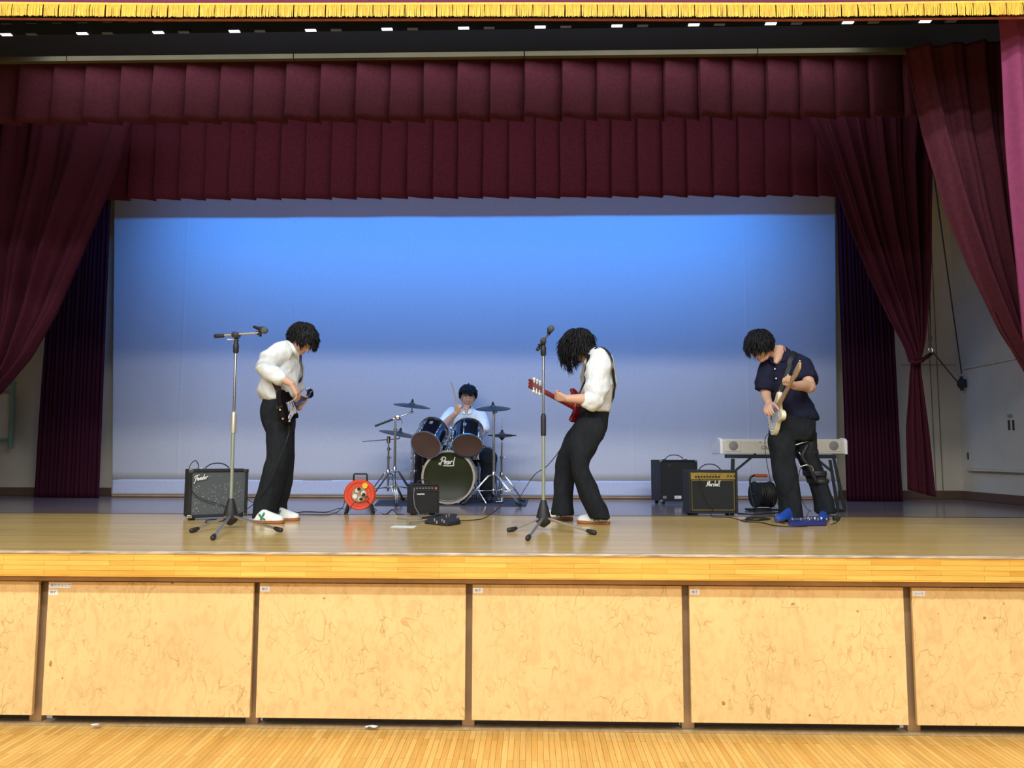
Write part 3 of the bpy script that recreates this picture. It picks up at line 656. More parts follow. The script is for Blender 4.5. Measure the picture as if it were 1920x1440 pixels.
# ------------------------------------------------------------------ amplifiers
def amp_frame(px, py, yaw, W, D):
    """front-left bottom corner at pixel; yaw turns the front towards +x"""
    o = G(px, py); n = V((math.sin(yaw), -math.cos(yaw), 0)); r = V((math.cos(yaw), math.sin(yaw), 0)); return o, r, -n
def amp(px, py, yaw, W, H, D, label, name='guitar_amplifier', foot=.02, inset=.022, gm=None, panel=None, corners=False, body=None):
    o, r, bk = amp_frame(px, py, yaw, W, D); u = V((0, 0, 1)); c = o + r*W/2 + bk*D/2
    t = thing(name, tuple(c), label, 'amplifier', 'amplifiers on the stage')
    Rm = Matrix(((r.x, bk.x, 0), (r.y, bk.y, 0), (0, 0, 1)))
    def LB(x0, x1, y0, y1, z0, z1): return box(o+r*(x0+x1)/2+bk*(y0+y1)/2+u*(z0+z1)/2, (x1-x0, y1-y0, z1-z0), Rm)
    th = inset
    g = Geo(); z0 = foot
    for bb in ((0, th, 0, D, z0, H), (W-th, W, 0, D, z0, H), (th, W-th, 0, D, z0, z0+th), (th, W-th, 0, D, H-th, H), (th, W-th, D-.02, D, z0+th, H-th)): g.join(LB(*bb))
    mk('cabinet', g, body or M['tolex'], t, bev=.007, seg=3)
    pt = H-th
    if panel: pt = H-th-panel[0]
    gr = mk('speaker_grille', LB(th, W-th, .012, .03, z0+th, pt), gm or M['grillek'], t, bev=.002)
    for a in (.03, W-.06):
        for b_ in (.03, D-.06): mk('rubber_foot', LB(a, a+.03, b_, b_+.03, 0, foot), M['rubber'], t, bev=.003)
    return t, o, r, bk, LB, gr
def handle(t, o, r, bk, W, H, D, m=None, w_=.20, h=.045, metal=True):
    c = o+r*W/2+bk*D*.45+V((0, 0, H)); g = tube(smooth_path([c-r*w_/2, c-r*w_*.36+V((0, 0, h*.6)), c-r*w_*.15+V((0, 0, h)), c+r*w_*.15+V((0, 0, h)), c+r*w_*.36+V((0, 0, h*.6)), c+r*w_/2], 5), .008, 8, None, flat=.6)
    hd = mk('handle', g, M['rubber'], t, smooth=True)
    if metal:
        for s in (-1, 1): mk('handle_mount', box(c+r*s*(w_/2+.01)+V((0, 0, .004)), (.05, .025, .01), Matrix(((r.x, bk.x, 0), (r.y, bk.y, 0), (0, 0, 1)))), M['steel'], hd, bev=.002)
R_ = math.radians
# left, silver grille
W, H, D = .455, .405, .27
t, o, r, bk, LB, gr = amp(351.5, 976.5, R_(31), W, H, D, 'black amplifier with sparkling silver grille behind the left microphone stand', gm=M['grille'], inset=.022)
handle(t, o, r, bk, W, H, D)
random.seed(2); g = Geo()
for k in range(170):
    x = random.uniform(.03, W-.03); z = random.uniform(.05, H-.12) if random.random() < .85 else random.uniform(.05, H-.03); s_ = random.uniform(.0008, .0019); g.join(LB(x-s_, x+s_, .0105, .013, z-s_, z+s_))
sp = mk('sparkle_threads', g, M['whitep'], gr); sp['kind'] = 'stuff'
for a in (0, W):
    for zz in (.02, H):
        sgx = 1 if a == 0 else -1; sgz = 1 if zz < .1 else -1
        g = Geo(); g.join(LB(min(a, a+sgx*.032), max(a, a+sgx*.032), -.003, .002, min(zz, zz+sgz*.024), max(zz, zz+sgz*.024))); g.join(LB(a-.003 if a == 0 else a-.0, a if a == 0 else a+.003, -.003, .03, min(zz, zz+sgz*.024), max(zz, zz+sgz*.024)))
        mk('corner_guard', g, M['steel'], t, bev=.003)
def script_font(t, strokes, o3, x, y, s, m, name='logo', r=.0032, d=.004, sh=.0):
    """hand-lettered strokes in a unit square"""
    g = Geo(); nrm = V(x).cross(V(y)).normalized()
    for st_ in strokes:
        tube(smooth_path([o3+x*(p[0]+sh*p[1])*s+y*p[1]*s+nrm*d for p in st_], 4), r, 6, g, dome=False, flat=.6, up=nrm)
    return mk(name, g, m, t, smooth=True)
FEN = [[(0.0, .55), (.05, .80), (.25, .92), (.75, .98)], [(.42, .93), (.30, .45), (.16, -.15), (.08, -.30), (.02, -.2)], [(.12, .42), (.32, .50), (.52, .56)],
       [(.55, .22), (.72, .34), (.66, .48), (.54, .38), (.58, .12), (.78, .14)], [(.88, .46), (.84, .10)], [(.87, .32), (1.0, .50), (1.06, .40), (1.03, .12), (1.12, .12)],
       [(1.40, .46), (1.24, .46), (1.18, .26), (1.26, .12), (1.40, .26)], [(1.56, .92), (1.42, .46), (1.40, .14), (1.50, .14)],
       [(1.60, .24), (1.76, .36), (1.70, .50), (1.59, .38), (1.64, .13), (1.82, .16)], [(1.94, .50), (1.90, .12)], [(1.93, .34), (2.04, .52), (2.18, .48)]]
lo = o + r*.036 + bk*.004 + V((0, 0, H-.098))
script_font(gr, FEN, lo, (r+V((0, 0, .16))).normalized(), V((0, 0, 1)), .048, M['white'], r=.0034, sh=.15)
# small practice amp
W, H, D = .255, .268, .17
t, o, r, bk, LB, gr = amp(770, 966.5, R_(21), W, H, D, 'small black practice amplifier in front of the bass drum', gm=M['grillek'], inset=.012, panel=(.052,), foot=.012)
handle(t, o, r, bk, W, H, D, w_=.12, h=.035, metal=False)
cp = mk('control_panel', LB(.012, W-.012, .008, .02, H-.064, H-.012), M['rubber'], t, bev=.002)
for k in range(6):
    cc = o+r*(.052+k*.027)+V((0, 0, H-.036)); mk('knob', cyl(cc+bk*.008, cc-bk*.010, .0075, .006, 12), M['grey'], cp, smooth='auto')
g = Geo(); cc = o+r*(.026)+V((0, 0, H-.036)); cyl(cc+bk*.008, cc-bk*.004, .006, None, 10, g); mk('input_jack', g, M['steel'], cp, smooth='auto')
mk('power_switch', LB(W-.036, W-.026, .0, .01, H-.045, H-.03), M['ledred'], cp)
Mx = planeM(o+r*.052+bk*.006+V((0, 0, H-.092)), r, (0, 0, 1)); text('logo', 'YAMAHA', .017, Mx, M['whitep'], gr, off=.0006)
# rear black bass amp
W, H, D = .42, .475, .32
t, o, r, bk, LB, gr = amp(1238.5, 946, R_(9), W, H, D, 'tall black bass amplifier half hidden behind the gold-panelled amplifier', gm=M['grillek'], inset=.016, foot=.03)
handle(t, o, r, bk, W, H, D, w_=.22, h=.05)
g = Geo()
for (x, z) in ((.095, 0), (.113, 0), (.104, -.010)): cyl(o+r*x+bk*.010+V((0, 0, H-.055+z)), o+r*x+bk*.006+V((0, 0, H-.055+z)), .010, None, 12, g)
mk('badge', g, M['steel'], gr)
for a in (0, W):
    for zz in (.03, H):
        sgx = 1 if a == 0 else -1; sgz = 1 if zz < .1 else -1
        mk('corner_guard', LB(min(a, a+sgx*.025)-.002, max(a, a+sgx*.025), -.003, .02, min(zz, zz+sgz*.02), max(zz, zz+sgz*.02)), M['grey'], t, bev=.003)
pl_ = mk('name_plate', LB(.16, .235, .008, .012, .06, .092), M['whitep'], gr); text('plate_text', 'BASS', .016, planeM(o+r*.172+bk*.0075+V((0, 0, .071)), r, (0, 0, 1)), M['bluepedal'], pl_)
mk('side_plate', LB(.03, .07, .008, .012, .062, .09), M['grey'], gr)
# gold panel amp
W, H, D = .435, .395, .235
t, o, r, bk, LB, gr = amp(1292.5, 966.5, R_(2.5), W, H, D, 'black amplifier with gold control panel and white script badge', gm=M['grillek'], inset=.02, panel=(.062,), foot=.015)
handle(t, o, r, bk, W, H, D, w_=.2, h=.05, metal=False)
cp = mk('control_panel', LB(.02, W-.02, .008, .02, H-.082, H-.02), M['goldp'], t, bev=.002)
for k in range(9):
    cc = o+r*(.065+k*.0255)+V((0, 0, H-.056)); mk('knob', cyl(cc+bk*.008, cc-bk*.012, .009, .007, 12), M['rubber'], cp, smooth='auto')
for k in range(3):
    cc = o+r*(.35+k*.028)+V((0, 0, H-.050)); mk('knob', cyl(cc+bk*.008, cc-bk*.006, .007, .006, 12), M['rubber'], cp, smooth='auto')
g = Geo()
for k in range(6): cc = o+r*(.08+k*.04)+V((0, 0, H-.036)); cyl(cc+bk*.008, cc+bk*.004, .0035, None, 8, g)
mk('push_buttons', g, M['rubber'], cp)
g = Geo()
for bb in ((.028, W-.028, .009, .0125, .045, .049), (.028, W-.028, .009, .0125, H-.092, H-.088), (.028, .031, .009, .0125, .045, H-.09), (W-.034, W-.03, .009, .0125, .045, H-.09)): g.join(LB(*bb))
mk('gold_piping', g, M['goldp'], gr)
MAR = [[(0, 0), (.12, .05), (.24, .9)], [(.24, .9), (.30, .05)], [(.30, .05), (.54, .95), (.50, 0)],
       [(.80, .38), (.66, .40), (.62, .12), (.76, .08), (.82, .4), (.84, .04)], [(.95, .42), (.93, .02)], [(.95, .28), (1.04, .42), (1.12, .36)],
       [(1.32, .38), (1.2, .38), (1.2, .24), (1.32, .18), (1.3, .03), (1.16, .05)], [(1.44, .95), (1.40, .02)], [(1.41, .26), (1.52, .42), (1.58, .3), (1.56, .02)],
       [(1.84, .38), (1.7, .40), (1.66, .12), (1.78, .08), (1.86, .4), (1.88, .04)], [(2.02, .95), (1.98, .08), (2.06, .02)], [(2.20, 1.0), (2.16, .08), (2.3, .02)]]
lo = o + r*.150 + bk*.004 + V((0, 0, H-.142))
script_font(gr, MAR, lo, r, V((0, 0, 1)), .054, M['white'], r=.0026, sh=.2)
# ------------------------------------------------------------------ cable reels
c = q(A2, 155, 1098, 6.75); c.z = HS+.175
t = thing('cable_reel', (c.x, c.y, HS), 'orange extension cable reel with black carry handle and sockets on its face', 'cable reel', 'extension cable reels')
fd = V((.10, -1, .02)).normalized(); fx = fd.cross(V((0, 0, 1))).normalized()*-1; fx = V((0, 0, 1)).cross(fd).normalized(); fu = fd.cross(fx)
Rr = .134
mk('front_disc', lathe([(0.001, .0), (.07, .0), (.075, -.006), (.10, -.006), (.105, .002), (.126, .004), (Rr, -.004), (Rr, -.014), (.05, -.02)], c, fd, 40), M['orange'], t, smooth='auto')
mk('rear_disc', lathe([(.05, -.10), (Rr, -.104), (Rr, -.116), (.02, -.118)], c, fd, 40), M['orange'], t, smooth='auto')
mk('wound_cable', lathe([(.05, -.018)]+[(.107+.006*math.cos(k*PI), -.022-k*.0065) for k in range(12)]+[(.05, -.10)], c, fd, 32), M['cable'], t, smooth='auto')
hub = mk('socket_plate', lathe([(.001, .012), (.062, .012), (.066, .008), (.066, -.004)], c, fd, 28), M['post'], t, smooth='auto')
for a in (20, 110, 200, 290):
    k = c+fx*math.cos(R_(a))*.038+fu*math.sin(R_(a))*.038; s_ = mk('socket', lathe([(.001, .018), (.020, .018), (.021, .010)], k, fd, 18), M['white'], hub, smooth='auto')
    g = Geo()
    for dx in (-.006, .006): box(k+fx*dx+fd*.0185, (.0025, .001, .009), frame_m(fd, (0, 0, 1)), g)
k = c+fx*.048+fu*.078; mk('yellow_cap', lathe([(.001, .014), (.024, .014), (.026, .008), (.026, 0)], k, fd, 24), M['yellow'], t, smooth='auto')
kk = c+fx*(.0)+fu*.052+fd*.03; pg = Geo(); tube([kk-fd*.01, kk+fd*.03], .013, 10, pg, dome=True); k2 = c+fx*.02-fu*.035+fd*.03; tube([k2-fd*.01, k2+fd*.03], .013, 10, pg, dome=True); k2 = c+fx*.042+fu*.005+fd*.03; tube([k2-fd*.01, k2+fd*.03], .013, 10, pg, dome=True)
tag(mk('power_plug', pg, M['rubber'], hub, smooth=True))
g = Geo(); hw = .058; back = -.06
tube([c+fx*-hw+fd*back+fu*.10, c+fx*-hw+fd*back+fu*.172, c+fx*-hw*.9+fd*back+fu*.182, c+fx*hw*.9+fd*back+fu*.182, c+fx*hw+fd*back+fu*.172, c+fx*hw+fd*back+fu*.10], .0075, 10, g)
mk('handle', g, M['rubber'], t, smooth=True)
for s in (-1, 1):
    for dp in (.0, -.12):
        f_ = c+fx*s*.118+fd*dp; mk('leg', tube([c+fx*s*.098+fu*-.085+fd*dp, V((f_.x, f_.y, HS+.012))], [.009, .011], 8, None, dome=True), M['rubber'], t, smooth=True)
# black reel with orange grip
c = q(B3, 1142, 520, 7.45); c.z = HS+.155
t = thing('cable_reel', (c.x, c.y, HS), 'black drum cable reel with orange grip beside the right amplifier', 'cable reel', 'extension cable reels')
ax = V((1, .22, 0)).normalized(); Rr = .125
for s, nm in ((-1, 'side_disc'), (1, 'side_disc')):
    mk(nm, lathe([(.02, s*.088), (.11, s*.088), (Rr, s*.084), (Rr, s*.076), (.02, s*.076)], c, ax, 36), M['standk'], t, smooth='auto')
g = Geo(); random.seed(8)
for k in range(11):
    pts = []; x0 = -.068+k*.0136
    for a in range(25):
        an = 2*PI*a/24; rr = .108+random.uniform(-.003, .003); e = V((0, 0, 1)).cross(ax); pts.append(c+ax*(x0+.006*math.sin(an+k))+e*math.cos(an)*rr+V((0, 0, 1))*math.sin(an)*rr)
    tube(pts, .0085, 7, g)
lathe([(.10, -.076), (.10, .076)], c, ax, 24, g)
mk('wound_cable', g, M['cable'], t, smooth=True)
g = Geo(); e = ax.cross(V((0, 0, 1))).normalized(); la = c-ax*.125
tube(smooth_path([la+e*-.10+V((0, 0, -.142)), la+V((0, 0, -.145)), la+e*.08+V((0, 0, -.142)), la+e*.02+V((0, 0, .0)), la+V((0, 0, .14)), la+ax*.03+V((0, 0, .176)), la+ax*.07+V((0, 0, .182))], 4), .010, 8, g)
tube([la+e*.06+V((0, 0, -.142)), la+ax*.25+e*.06+V((0, 0, -.142)), la+ax*.25-e*.08+V((0, 0, -.142)), la-e*.08+V((0, 0, -.142))], .009, 8, g); cyl(la+V((0, 0, 0)), c+ax*.1, .012, None, 10, g)
mk('frame', g, M['rubber'], t, smooth=True)
mk('grip', tube([la+ax*.06+V((0, 0, .181)), la+ax*.17+V((0, 0, .178))], .0145, 12, None, dome=True), M['orangeh'], t, smooth=True)
# ------------------------------------------------------------------ keyboard on folding stand
KY = 7.35
kl = P(1350, 836, KY); kr = P(1589, 836, KY); kz0 = P(1460, 850.5, KY).z; kz1 = P(1460, 822, KY).z; depth = .33
t = thing('electronic_keyboard', ((kl.x+kr.x)/2, KY, kz0), 'cream electronic keyboard, back towards us, on the folding stand behind the navy shirt', 'keyboard')
xa, xb = kl.x+.03, kr.x-.03; ew = .05
sec = [(0, 0), (0, .115), (.02, .135), (.10, .14), (.16, .10), (depth, .085), (depth, 0)]
def kbsec(x0, x1, sc_=1, grow=0):
    Mm = Matrix(((0, 0, 1, 0), (1, 0, 0, KY), (0, 1, 0, kz0), (0, 0, 0, 1))); return prism([(a-grow*(1 if a < .01 else -1), b_*(kz1-kz0)/.14+(grow if b_ > .01 else -grow)) for a, b_ in sec], x0, x1, Mm)
mk('casing', kbsec(xa, xb), M['kb'], t, bev=.004)
for a, b_ in ((kl.x, xa), (xb, kr.x)): mk('end_cap', kbsec(a, b_, grow=.006), M['kbw'], t, bev=.006)
sc_ = (kz1-kz0)/.14
for px in (1375, 1563):
    cc = P(px, 836, KY); g = Geo(); pn = mk('speaker_panel', box(cc+V((0, -.001, 0)), (.145, .006, .105*sc_)), M['kb'], t, bev=.003)
    mk('speaker_grille', lathe([(.001, .008), (.04, .006), (.047, .003), (.047, -.002)], cc, (0, -1, 0), 28), M['kbg'], pn, smooth='auto')
cc = P(1425, 829, KY); mk('jack_hole', cyl(cc+V((0, -.002, 0)), cc+V((0, .002, 0)), .005, None, 10), M['rubber'], t)
lc = P(1427, 839, KY); text('logo', 'CASIO', .042, planeM(lc+V((0, -.002, -.016)), (1, 0, 0), (0, 0, 1)), M['grey'], t, off=.0012, sx=1.12)
g = Geo(); gb_ = Geo(); nk = 52; kw = (xb-xa-.08)/nk
for k in range(nk):
    x = xa+.04+k*kw; box2((x+.0006, KY+.175, kz0+.09*sc_), (x+kw-.0006, KY+depth-.005, kz0+.108*sc_), g)
    if k % 7 in (0, 1, 3, 4, 5): box2((x+kw-.006, KY+.175, kz0+.10*sc_), (x+kw+.006, KY+.26, kz0+.121*sc_), gb_)
mk('white_keys', g, M['white'], t); mk('black_keys', gb_, M['rubber'], t)
SY = KY+.16
t = thing('keyboard_stand', (P(1470, 900, SY).x, SY, HS), 'dark folding keyboard stand with braced legs behind the man in the navy shirt', 'stand')
zt = kz0-.008; xl = P(1372, 857, KY+.03).x; xr = P(1568, 857, KY+.03).x
g = Geo()
for yy in (KY+.03, KY+.29): box2((xl, yy-.012, zt-.036), (xr, yy+.012, zt), g)
for xx in (xl+.012, xr-.012): box2((xx-.012, KY+.03, zt-.034), (xx+.012, KY+.29, zt-.002), g)
mk('top_frame', g, M['standk'], t, bev=.002)
def bar(a, b_, w1=.026, w2=.020):
    d = (b_-a); x, y = frame(d, (0, 1, 0)); Mm = frame_m(d, (0, 1, 0)); return box((a+b_)/2, (w1, w2, d.length), Mm)
def vz(px, py, Y): return P(px, py, Y)
for yy in (KY+.03, KY+.29):
    dx = .0
    a = vz(1374, 860, yy); b_ = vz(1372, 950, yy); b_.z = HS+.012; mk('leg', bar(a, b_, .034), M['standk'], t, bev=.003)
    a = vz(1556, 862, yy); b_ = vz(1571, 948, yy); b_.z = HS+.012; mk('leg', bar(a, b_), M['standk'], t, bev=.003)
    a = vz(1563, 858, yy); b_ = vz(1584, 948, yy); b_.z = HS+.012; mk('leg', bar(a, b_), M['standk'], t, bev=.003)
    mk('brace', bar(vz(1377, 884, yy), vz(1417, 851, yy), .02), M['standk'], t, bev=.002)
    mk('brace', bar(vz(1562, 886, yy), vz(1520, 851, yy), .02), M['standk'], t, bev=.002)
g = Geo()
for px in (1372, 1584, 1571):
    a = vz(px, 948, KY+.0); a.z = HS+.012; b_ = vz(px, 948, KY+.33); b_.z = HS+.012; b_.x = a.x; cyl(a, b_, .012, None, 10, g)
mk('foot_bar', g, M['rubber'], t, smooth='auto')
# ------------------------------------------------------------------ pedals, paper
def board(pts_px, z, h, m, name, label, cat):
    lo_ = [G(x, y) for x, y in pts_px]; n = len(lo_); g = Geo(); c = sum(lo_, V((0, 0, 0)))/n
    t = thing(name, tuple(c), label, cat)
    vs = [V((p.x, p.y, HS+z)) for p in lo_] + [V((lerp(c.x, p.x, .94), lerp(c.y, p.y, .94), HS+z+hh)) for p, hh in zip(lo_, h)]
    g.add(vs, [tuple(range(n))[::-1], tuple(range(n, 2*n))]+[(i, (i+1) % n, n+(i+1) % n, n+i) for i in range(n)])
    mk('case', g, m, t, bev=.003); return t, c, vs[n:]
t, c, tp = board([(795, 982), (840, 987), (864, 983), (858, 975.5), (815, 974)], .004, [.02, .022, .03, .05, .045], M['tolex'], 'pedal_board', 'black multi-effects pedal unit on the floor in front of the small black amplifier', 'effects pedal')
g = Geo(); a = G(796, 976); b_ = G(822, 977.5); d = (b_-a).normalized(); up = V((0, 0, 1)); s_ = up.cross(d)
g.add([a+s_*.05+up*.012, b_+s_*.05+up*.03, b_-s_*.04+up*.03, a-s_*.04+up*.012, a+s_*.05+up*.03, b_+s_*.05+up*.055, b_-s_*.04+up*.055, a-s_*.04+up*.03], [(0, 1, 2, 3), (4, 5, 6, 7), (0, 1, 5, 4), (1, 2, 6, 5), (2, 3, 7, 6), (3, 0, 4, 7)])
mk('expression_treadle', g, M['rubber'], t, bev=.003)
for px, py, z in ((837, 976, .05), (842, 975, .052), (857, 977, .045), (829, 980.5, .035), (819, 983, .03), (815, 979.5, .035), (833, 982, .03)):
    p = G(px, py+4, z*0+HS); mk('footswitch', cyl(p+V((0, 0, z*.7)), p+V((0, 0, z+.012)), .007, None, 10), M['steel'], t, smooth='auto')
t, c, tp = board([(1476, 980), (1481, 988), (1550, 986), (1551, 977)], .004, [.035, .03, .03, .035], M['bluepedal'], 'pedal_board', 'blue multi-effects pedal unit at the feet of the man in the navy shirt', 'effects pedal')
random.seed(6)
mk('display', box(c+V((-.06, .02, .036)), (.09, .04, .004)), M['grey'], t)
for k in range(5): p = c+V((-.13+k*.065, -.035, .035)); mk('footswitch', cyl(p, p+V((0, 0, .016)), .009, None, 12), M['steel'], t, smooth='auto')
for k in range(6): p = c+V((-.01+k*.025, .03, .035)); mk('knob', cyl(p, p+V((0, 0, .014)), .007, None, 10), M['whitep'] if k % 2 else M['grey'], t, smooth='auto')
g = Geo()
for k in range(7): box(c+V((-.135+k*.014, -.006, .0362)), (.009, .007, .002), None, g)
mk('printed_marks', g, M['whitep'], t)
p = [G(731, 989.5), G(776, 990.5), G(782, 986.8), G(739, 986.2)]
g = Geo(); g.add([V((a.x, a.y, HS+.0015)) for a in p]+[V((a.x, a.y, HS+.003)) for a in p], [(0, 1, 2, 3), (7, 6, 5, 4), (0, 1, 5, 4), (1, 2, 6, 5), (2, 3, 7, 6), (3, 0, 4, 7)])
c = sum(p, V((0, 0, 0)))/4
tag(mk('paper_sheet', g, M['paper'], origin=tuple(c)), 'pale sheet of paper lying on the stage left of the black pedal unit', 'paper')
c = G(1568, 976)
t = thing('power_adaptor', tuple(c), 'small black power adaptor lying right of the blue pedal unit', 'adaptor')
mk('body', box(c+V((0, 0, .018)), (.05, .04, .035)), M['rubber'], t, bev=.006)
# carpet under the drums
p = [G(701, 948.5), G(986, 949.8), G(991, 937), G(712, 937.5)]
g = Geo(); g.add([V((a.x, a.y, HS)) for a in p]+[V((a.x, a.y, HS+.006)) for a in p], [(0, 1, 2, 3), (7, 6, 5, 4), (0, 1, 5, 4), (1, 2, 6, 5), (2, 3, 7, 6), (3, 0, 4, 7)])
tag(mk('drum_mat', g, M['mat'], origin=tuple(sum(p, V((0, 0, 0)))/4)), 'slate grey carpet mat under the drum kit', 'mat')
MZ = HS+.006
# ------------------------------------------------------------------ DRUMS
def ringtube(c, d, r, tr, n=40, g=None, flat=1):
    x, y = frame(d); pts = [c+x*math.cos(2*PI*k/n)*r+y*math.sin(2*PI*k/n)*r for k in range(n+1)]; return tube(pts, tr, 6, g)
kc = q(A2, 932, 915, 8.12); kr_ = .272; kd = V((.02, -1, 0)).normalized(); kc.z = MZ+kr_+.012; KD = .38
t = thing('bass_drum', (kc.x, kc.y, MZ), 'large black bass drum with dark front head, carrying two tilted toms', 'drum', 'drum kit')
mk('shell', lathe([(kr_-.012, -.02), (kr_-.006, -.02), (kr_-.006, -KD+.02), (kr_-.012, -KD+.02)], kc, kd, 48), M['drum'], t, smooth='auto')
for dd_ in (0, -KD+.02): mk('hoop', lathe([(kr_-.012, .016+dd_), (kr_+.010, .016+dd_), (kr_+.012, .012+dd_), (kr_+.012, -.022+dd_), (kr_-.006, -.024+dd_)], kc, kd, 56, cap=False), M['hoop'], t, smooth='auto')
fh = mk('front_head', lathe([(.001, .004), (kr_-.03, .004), (kr_-.018, .008), (kr_-.010, .004), (kr_-.011, -.012)], kc, kd, 56), M['khead'], t, smooth='auto')
mk('rear_head', lathe([(kr_-.01, -KD+.005), (.001, -KD+.004)], kc, kd, 48), M['rhead'], t, smooth='auto')
kx = V((0, 0, 1)).cross(kd).normalized()
PEA = [[(.10, .0), (.0, .10), (.08, .22), (.30, .20)], [(.22, -.06), (.30, .4), (.42, .86)], [(.14, .62), (.30, .92), (.60, .98), (.78, .78), (.62, .52), (.40, .46)],
       [(.72, .24), (.90, .36), (.82, .48), (.68, .34), (.76, .10), (.96, .12)], [(1.26, .42), (1.08, .44), (1.02, .18), (1.16, .08), (1.28, .42), (1.32, .08)],
       [(1.46, .46), (1.42, .08)], [(1.45, .28), (1.58, .48), (1.70, .42)], [(1.92, .98), (1.84, .12), (1.96, .08)], [(.55, -.10), (1.3, -.14), (1.96, -.10)]]
script_font(fh, PEA, kc-kx*.102+V((0, 0, .128))+kd*.004, kx, V((0, 0, 1)), .083, M['white'], r=.0058, sh=.12, d=.002)
for k in range(8):
    a = R_(22.5+45*k); e = kx*math.cos(a)+V((0, 0, 1))*math.sin(a); p = kc+e*(kr_+.014)
    g = Geo(); box(p+kd*.0, (.028, .014, .05), Matrix((tuple(kd.cross(e)), tuple(e), tuple(kd))).transposed(), g); cyl(p-kd*.02, p-kd*.11, .004, None, 8, g)
    mk('claw_hook', g, M['steel'], t, smooth='auto')
for s in (-1, 1):
    a = kc-kd*.09+kx*s*.26+V((0, 0, -.06)); b_ = a+kx*s*.14+kd*.10; b_.z = MZ+.012
    mk('spur', tube([a, b_], [.009, .007], 8, None, dome=True), M['steel'], t, smooth=True)
def tom(cb, ax, r, L, label):
    """cb centre of the bottom head, ax towards the batter head"""
    g = lathe([(r-.006, .004), (r, .004), (r, L-.004), (r-.006, L-.004)], cb, ax, 40)
    tt = mk('tom_drum', g, M['drum'], t, smooth='auto')
    mk('resonant_head', lathe([(.001, -.003), (r-.012, -.003), (r-.005, -.005), (r+.001, .004)], cb, ax, 40), M['rhead'], tt, smooth='auto')
    mk('batter_head', lathe([(.001, L+.003), (r-.008, L+.003), (r, L)], cb, ax, 40), M['white'], tt, smooth='auto')
    for h in (0, L): mk('rim', lathe([(r-.002, h-.006), (r+.010, h-.006), (r+.010, h+.006), (r-.002, h+.006), (r-.002, h-.006)], cb, ax, 44, cap=False), M['steel'], tt, smooth='auto')
    x, y = frame(ax)
    for k in range(6):
        e = x*math.cos(k*PI/3+.3)+y*math.sin(k*PI/3+.3); g = Geo(); a = cb+e*(r+.008)
        cyl(a+ax*.0, a+ax*L, .003, None, 6, g)
        for h in (.32, .68): tube([cb+e*(r+.006)+ax*(L*h-.02), cb+e*(r+.006)+ax*(L*h+.02)], [.008, .008], 8, g, dome=True)
        mk('lug', g, M['steel'], tt, smooth=True)
    return tt
a1 = V((.20, .80, .56)).normalized(); c1 = q(A2, 738, 619, 7.98)
t1 = tom(c1, a1, .158, .27, '')
a2 = V((-.03, .74, .66)).normalized(); c2 = q(A2, 1097, 628, 7.98)
t2 = tom(c2, a2, .154, .25, '')
def badge(c, a, r, tt, dx, h):
    x = a.cross(V((0, 0, 1))).normalized()*-1
    n = (-x.cross(a)) if (-x.cross(a)).y < 0 else x.cross(a)
    n = (n + (-x if dx < 0 else x)*abs(dx)/r).normalized(); p = c+a*h+n*(r+.001); s = a.cross(n)
    g = Geo(); box(p, (.035, .045, .003), Matrix((tuple(s), tuple(a), tuple(n))).transposed(), g); mk('badge', g, M['grey'], tt, bev=.002)
badge(c1, a1, .158, t1, -.03, .18); badge(c2, a2, .154, t2, .03, .16)
# tom holder
hp = q(A2, 925, 690, 8.3); hp.z = MZ+2*kr_+.01; g = Geo(); post = hp+V((0, 0, .17)); cyl(hp, post, .013, None, 12, g)
lathe([(.03, -.01), (.034, 0), (.034, .02), (.018, .04)], hp, (0, 0, 1), 16, g)
for cc, sx in ((q(A2, 897, 470, 8.2), -1), (q(A2, 955, 480, 8.2), 1)):
    bse = V((cc.x, cc.y, post.z-.06)); cyl(bse, cc, .010, None, 10, g); cyl(bse, post-V((0, 0, .06)), .010, None, 10, g); ell(cc, (.022, .022, .022), None, 12, 8, g)
    tgt = (c1+a1*.15) if sx < 0 else (c2+a2*.14); cyl(cc, lerp(cc, tgt, .45), .011, None, 10, g)
    lathe([(.016, -.02), (.018, 0), (.016, .02)], bse+V((0, 0, .02)), (0, 0, 1), 12, g)
mk('tom_holder', g, M['steel'], t, smooth='auto')
# floor tom
fc = P(806, 900, 8.62); fr = .205; fz0 = P(806, 906, 8.62).z; fz1 = P(806, 836, 8.62).z
t = thing('floor_tom', (fc.x, fc.y, MZ), 'black floor tom standing behind the left side of the bass drum', 'drum', 'drum kit')
mk('shell', lathe([(fr-.005, fz0), (fr, fz0), (fr, fz1), (fr-.005, fz1)], (fc.x, fc.y, 0), (0, 0, 1), 44), M['drum'], t, smooth='auto')
mk('batter_head', lathe([(.001, fz1+.004), (fr-.004, fz1+.004), (fr, fz1)], (fc.x, fc.y, 0), (0, 0, 1), 44), M['white'], t, smooth='auto')
mk('resonant_head', lathe([(.001, fz0-.002), (fr-.004, fz0-.002), (fr, fz0)], (fc.x, fc.y, 0), (0, 0, 1), 44), M['rhead'], t, smooth='auto')
for z in (fz0, fz1): mk('rim', lathe([(fr-.002, z-.008), (fr+.011, z-.008), (fr+.011, z+.008), (fr-.002, z+.008), (fr-.002, z-.008)], (fc.x, fc.y, 0), (0, 0, 1), 44, cap=False), M['rubber'], t, smooth='auto')
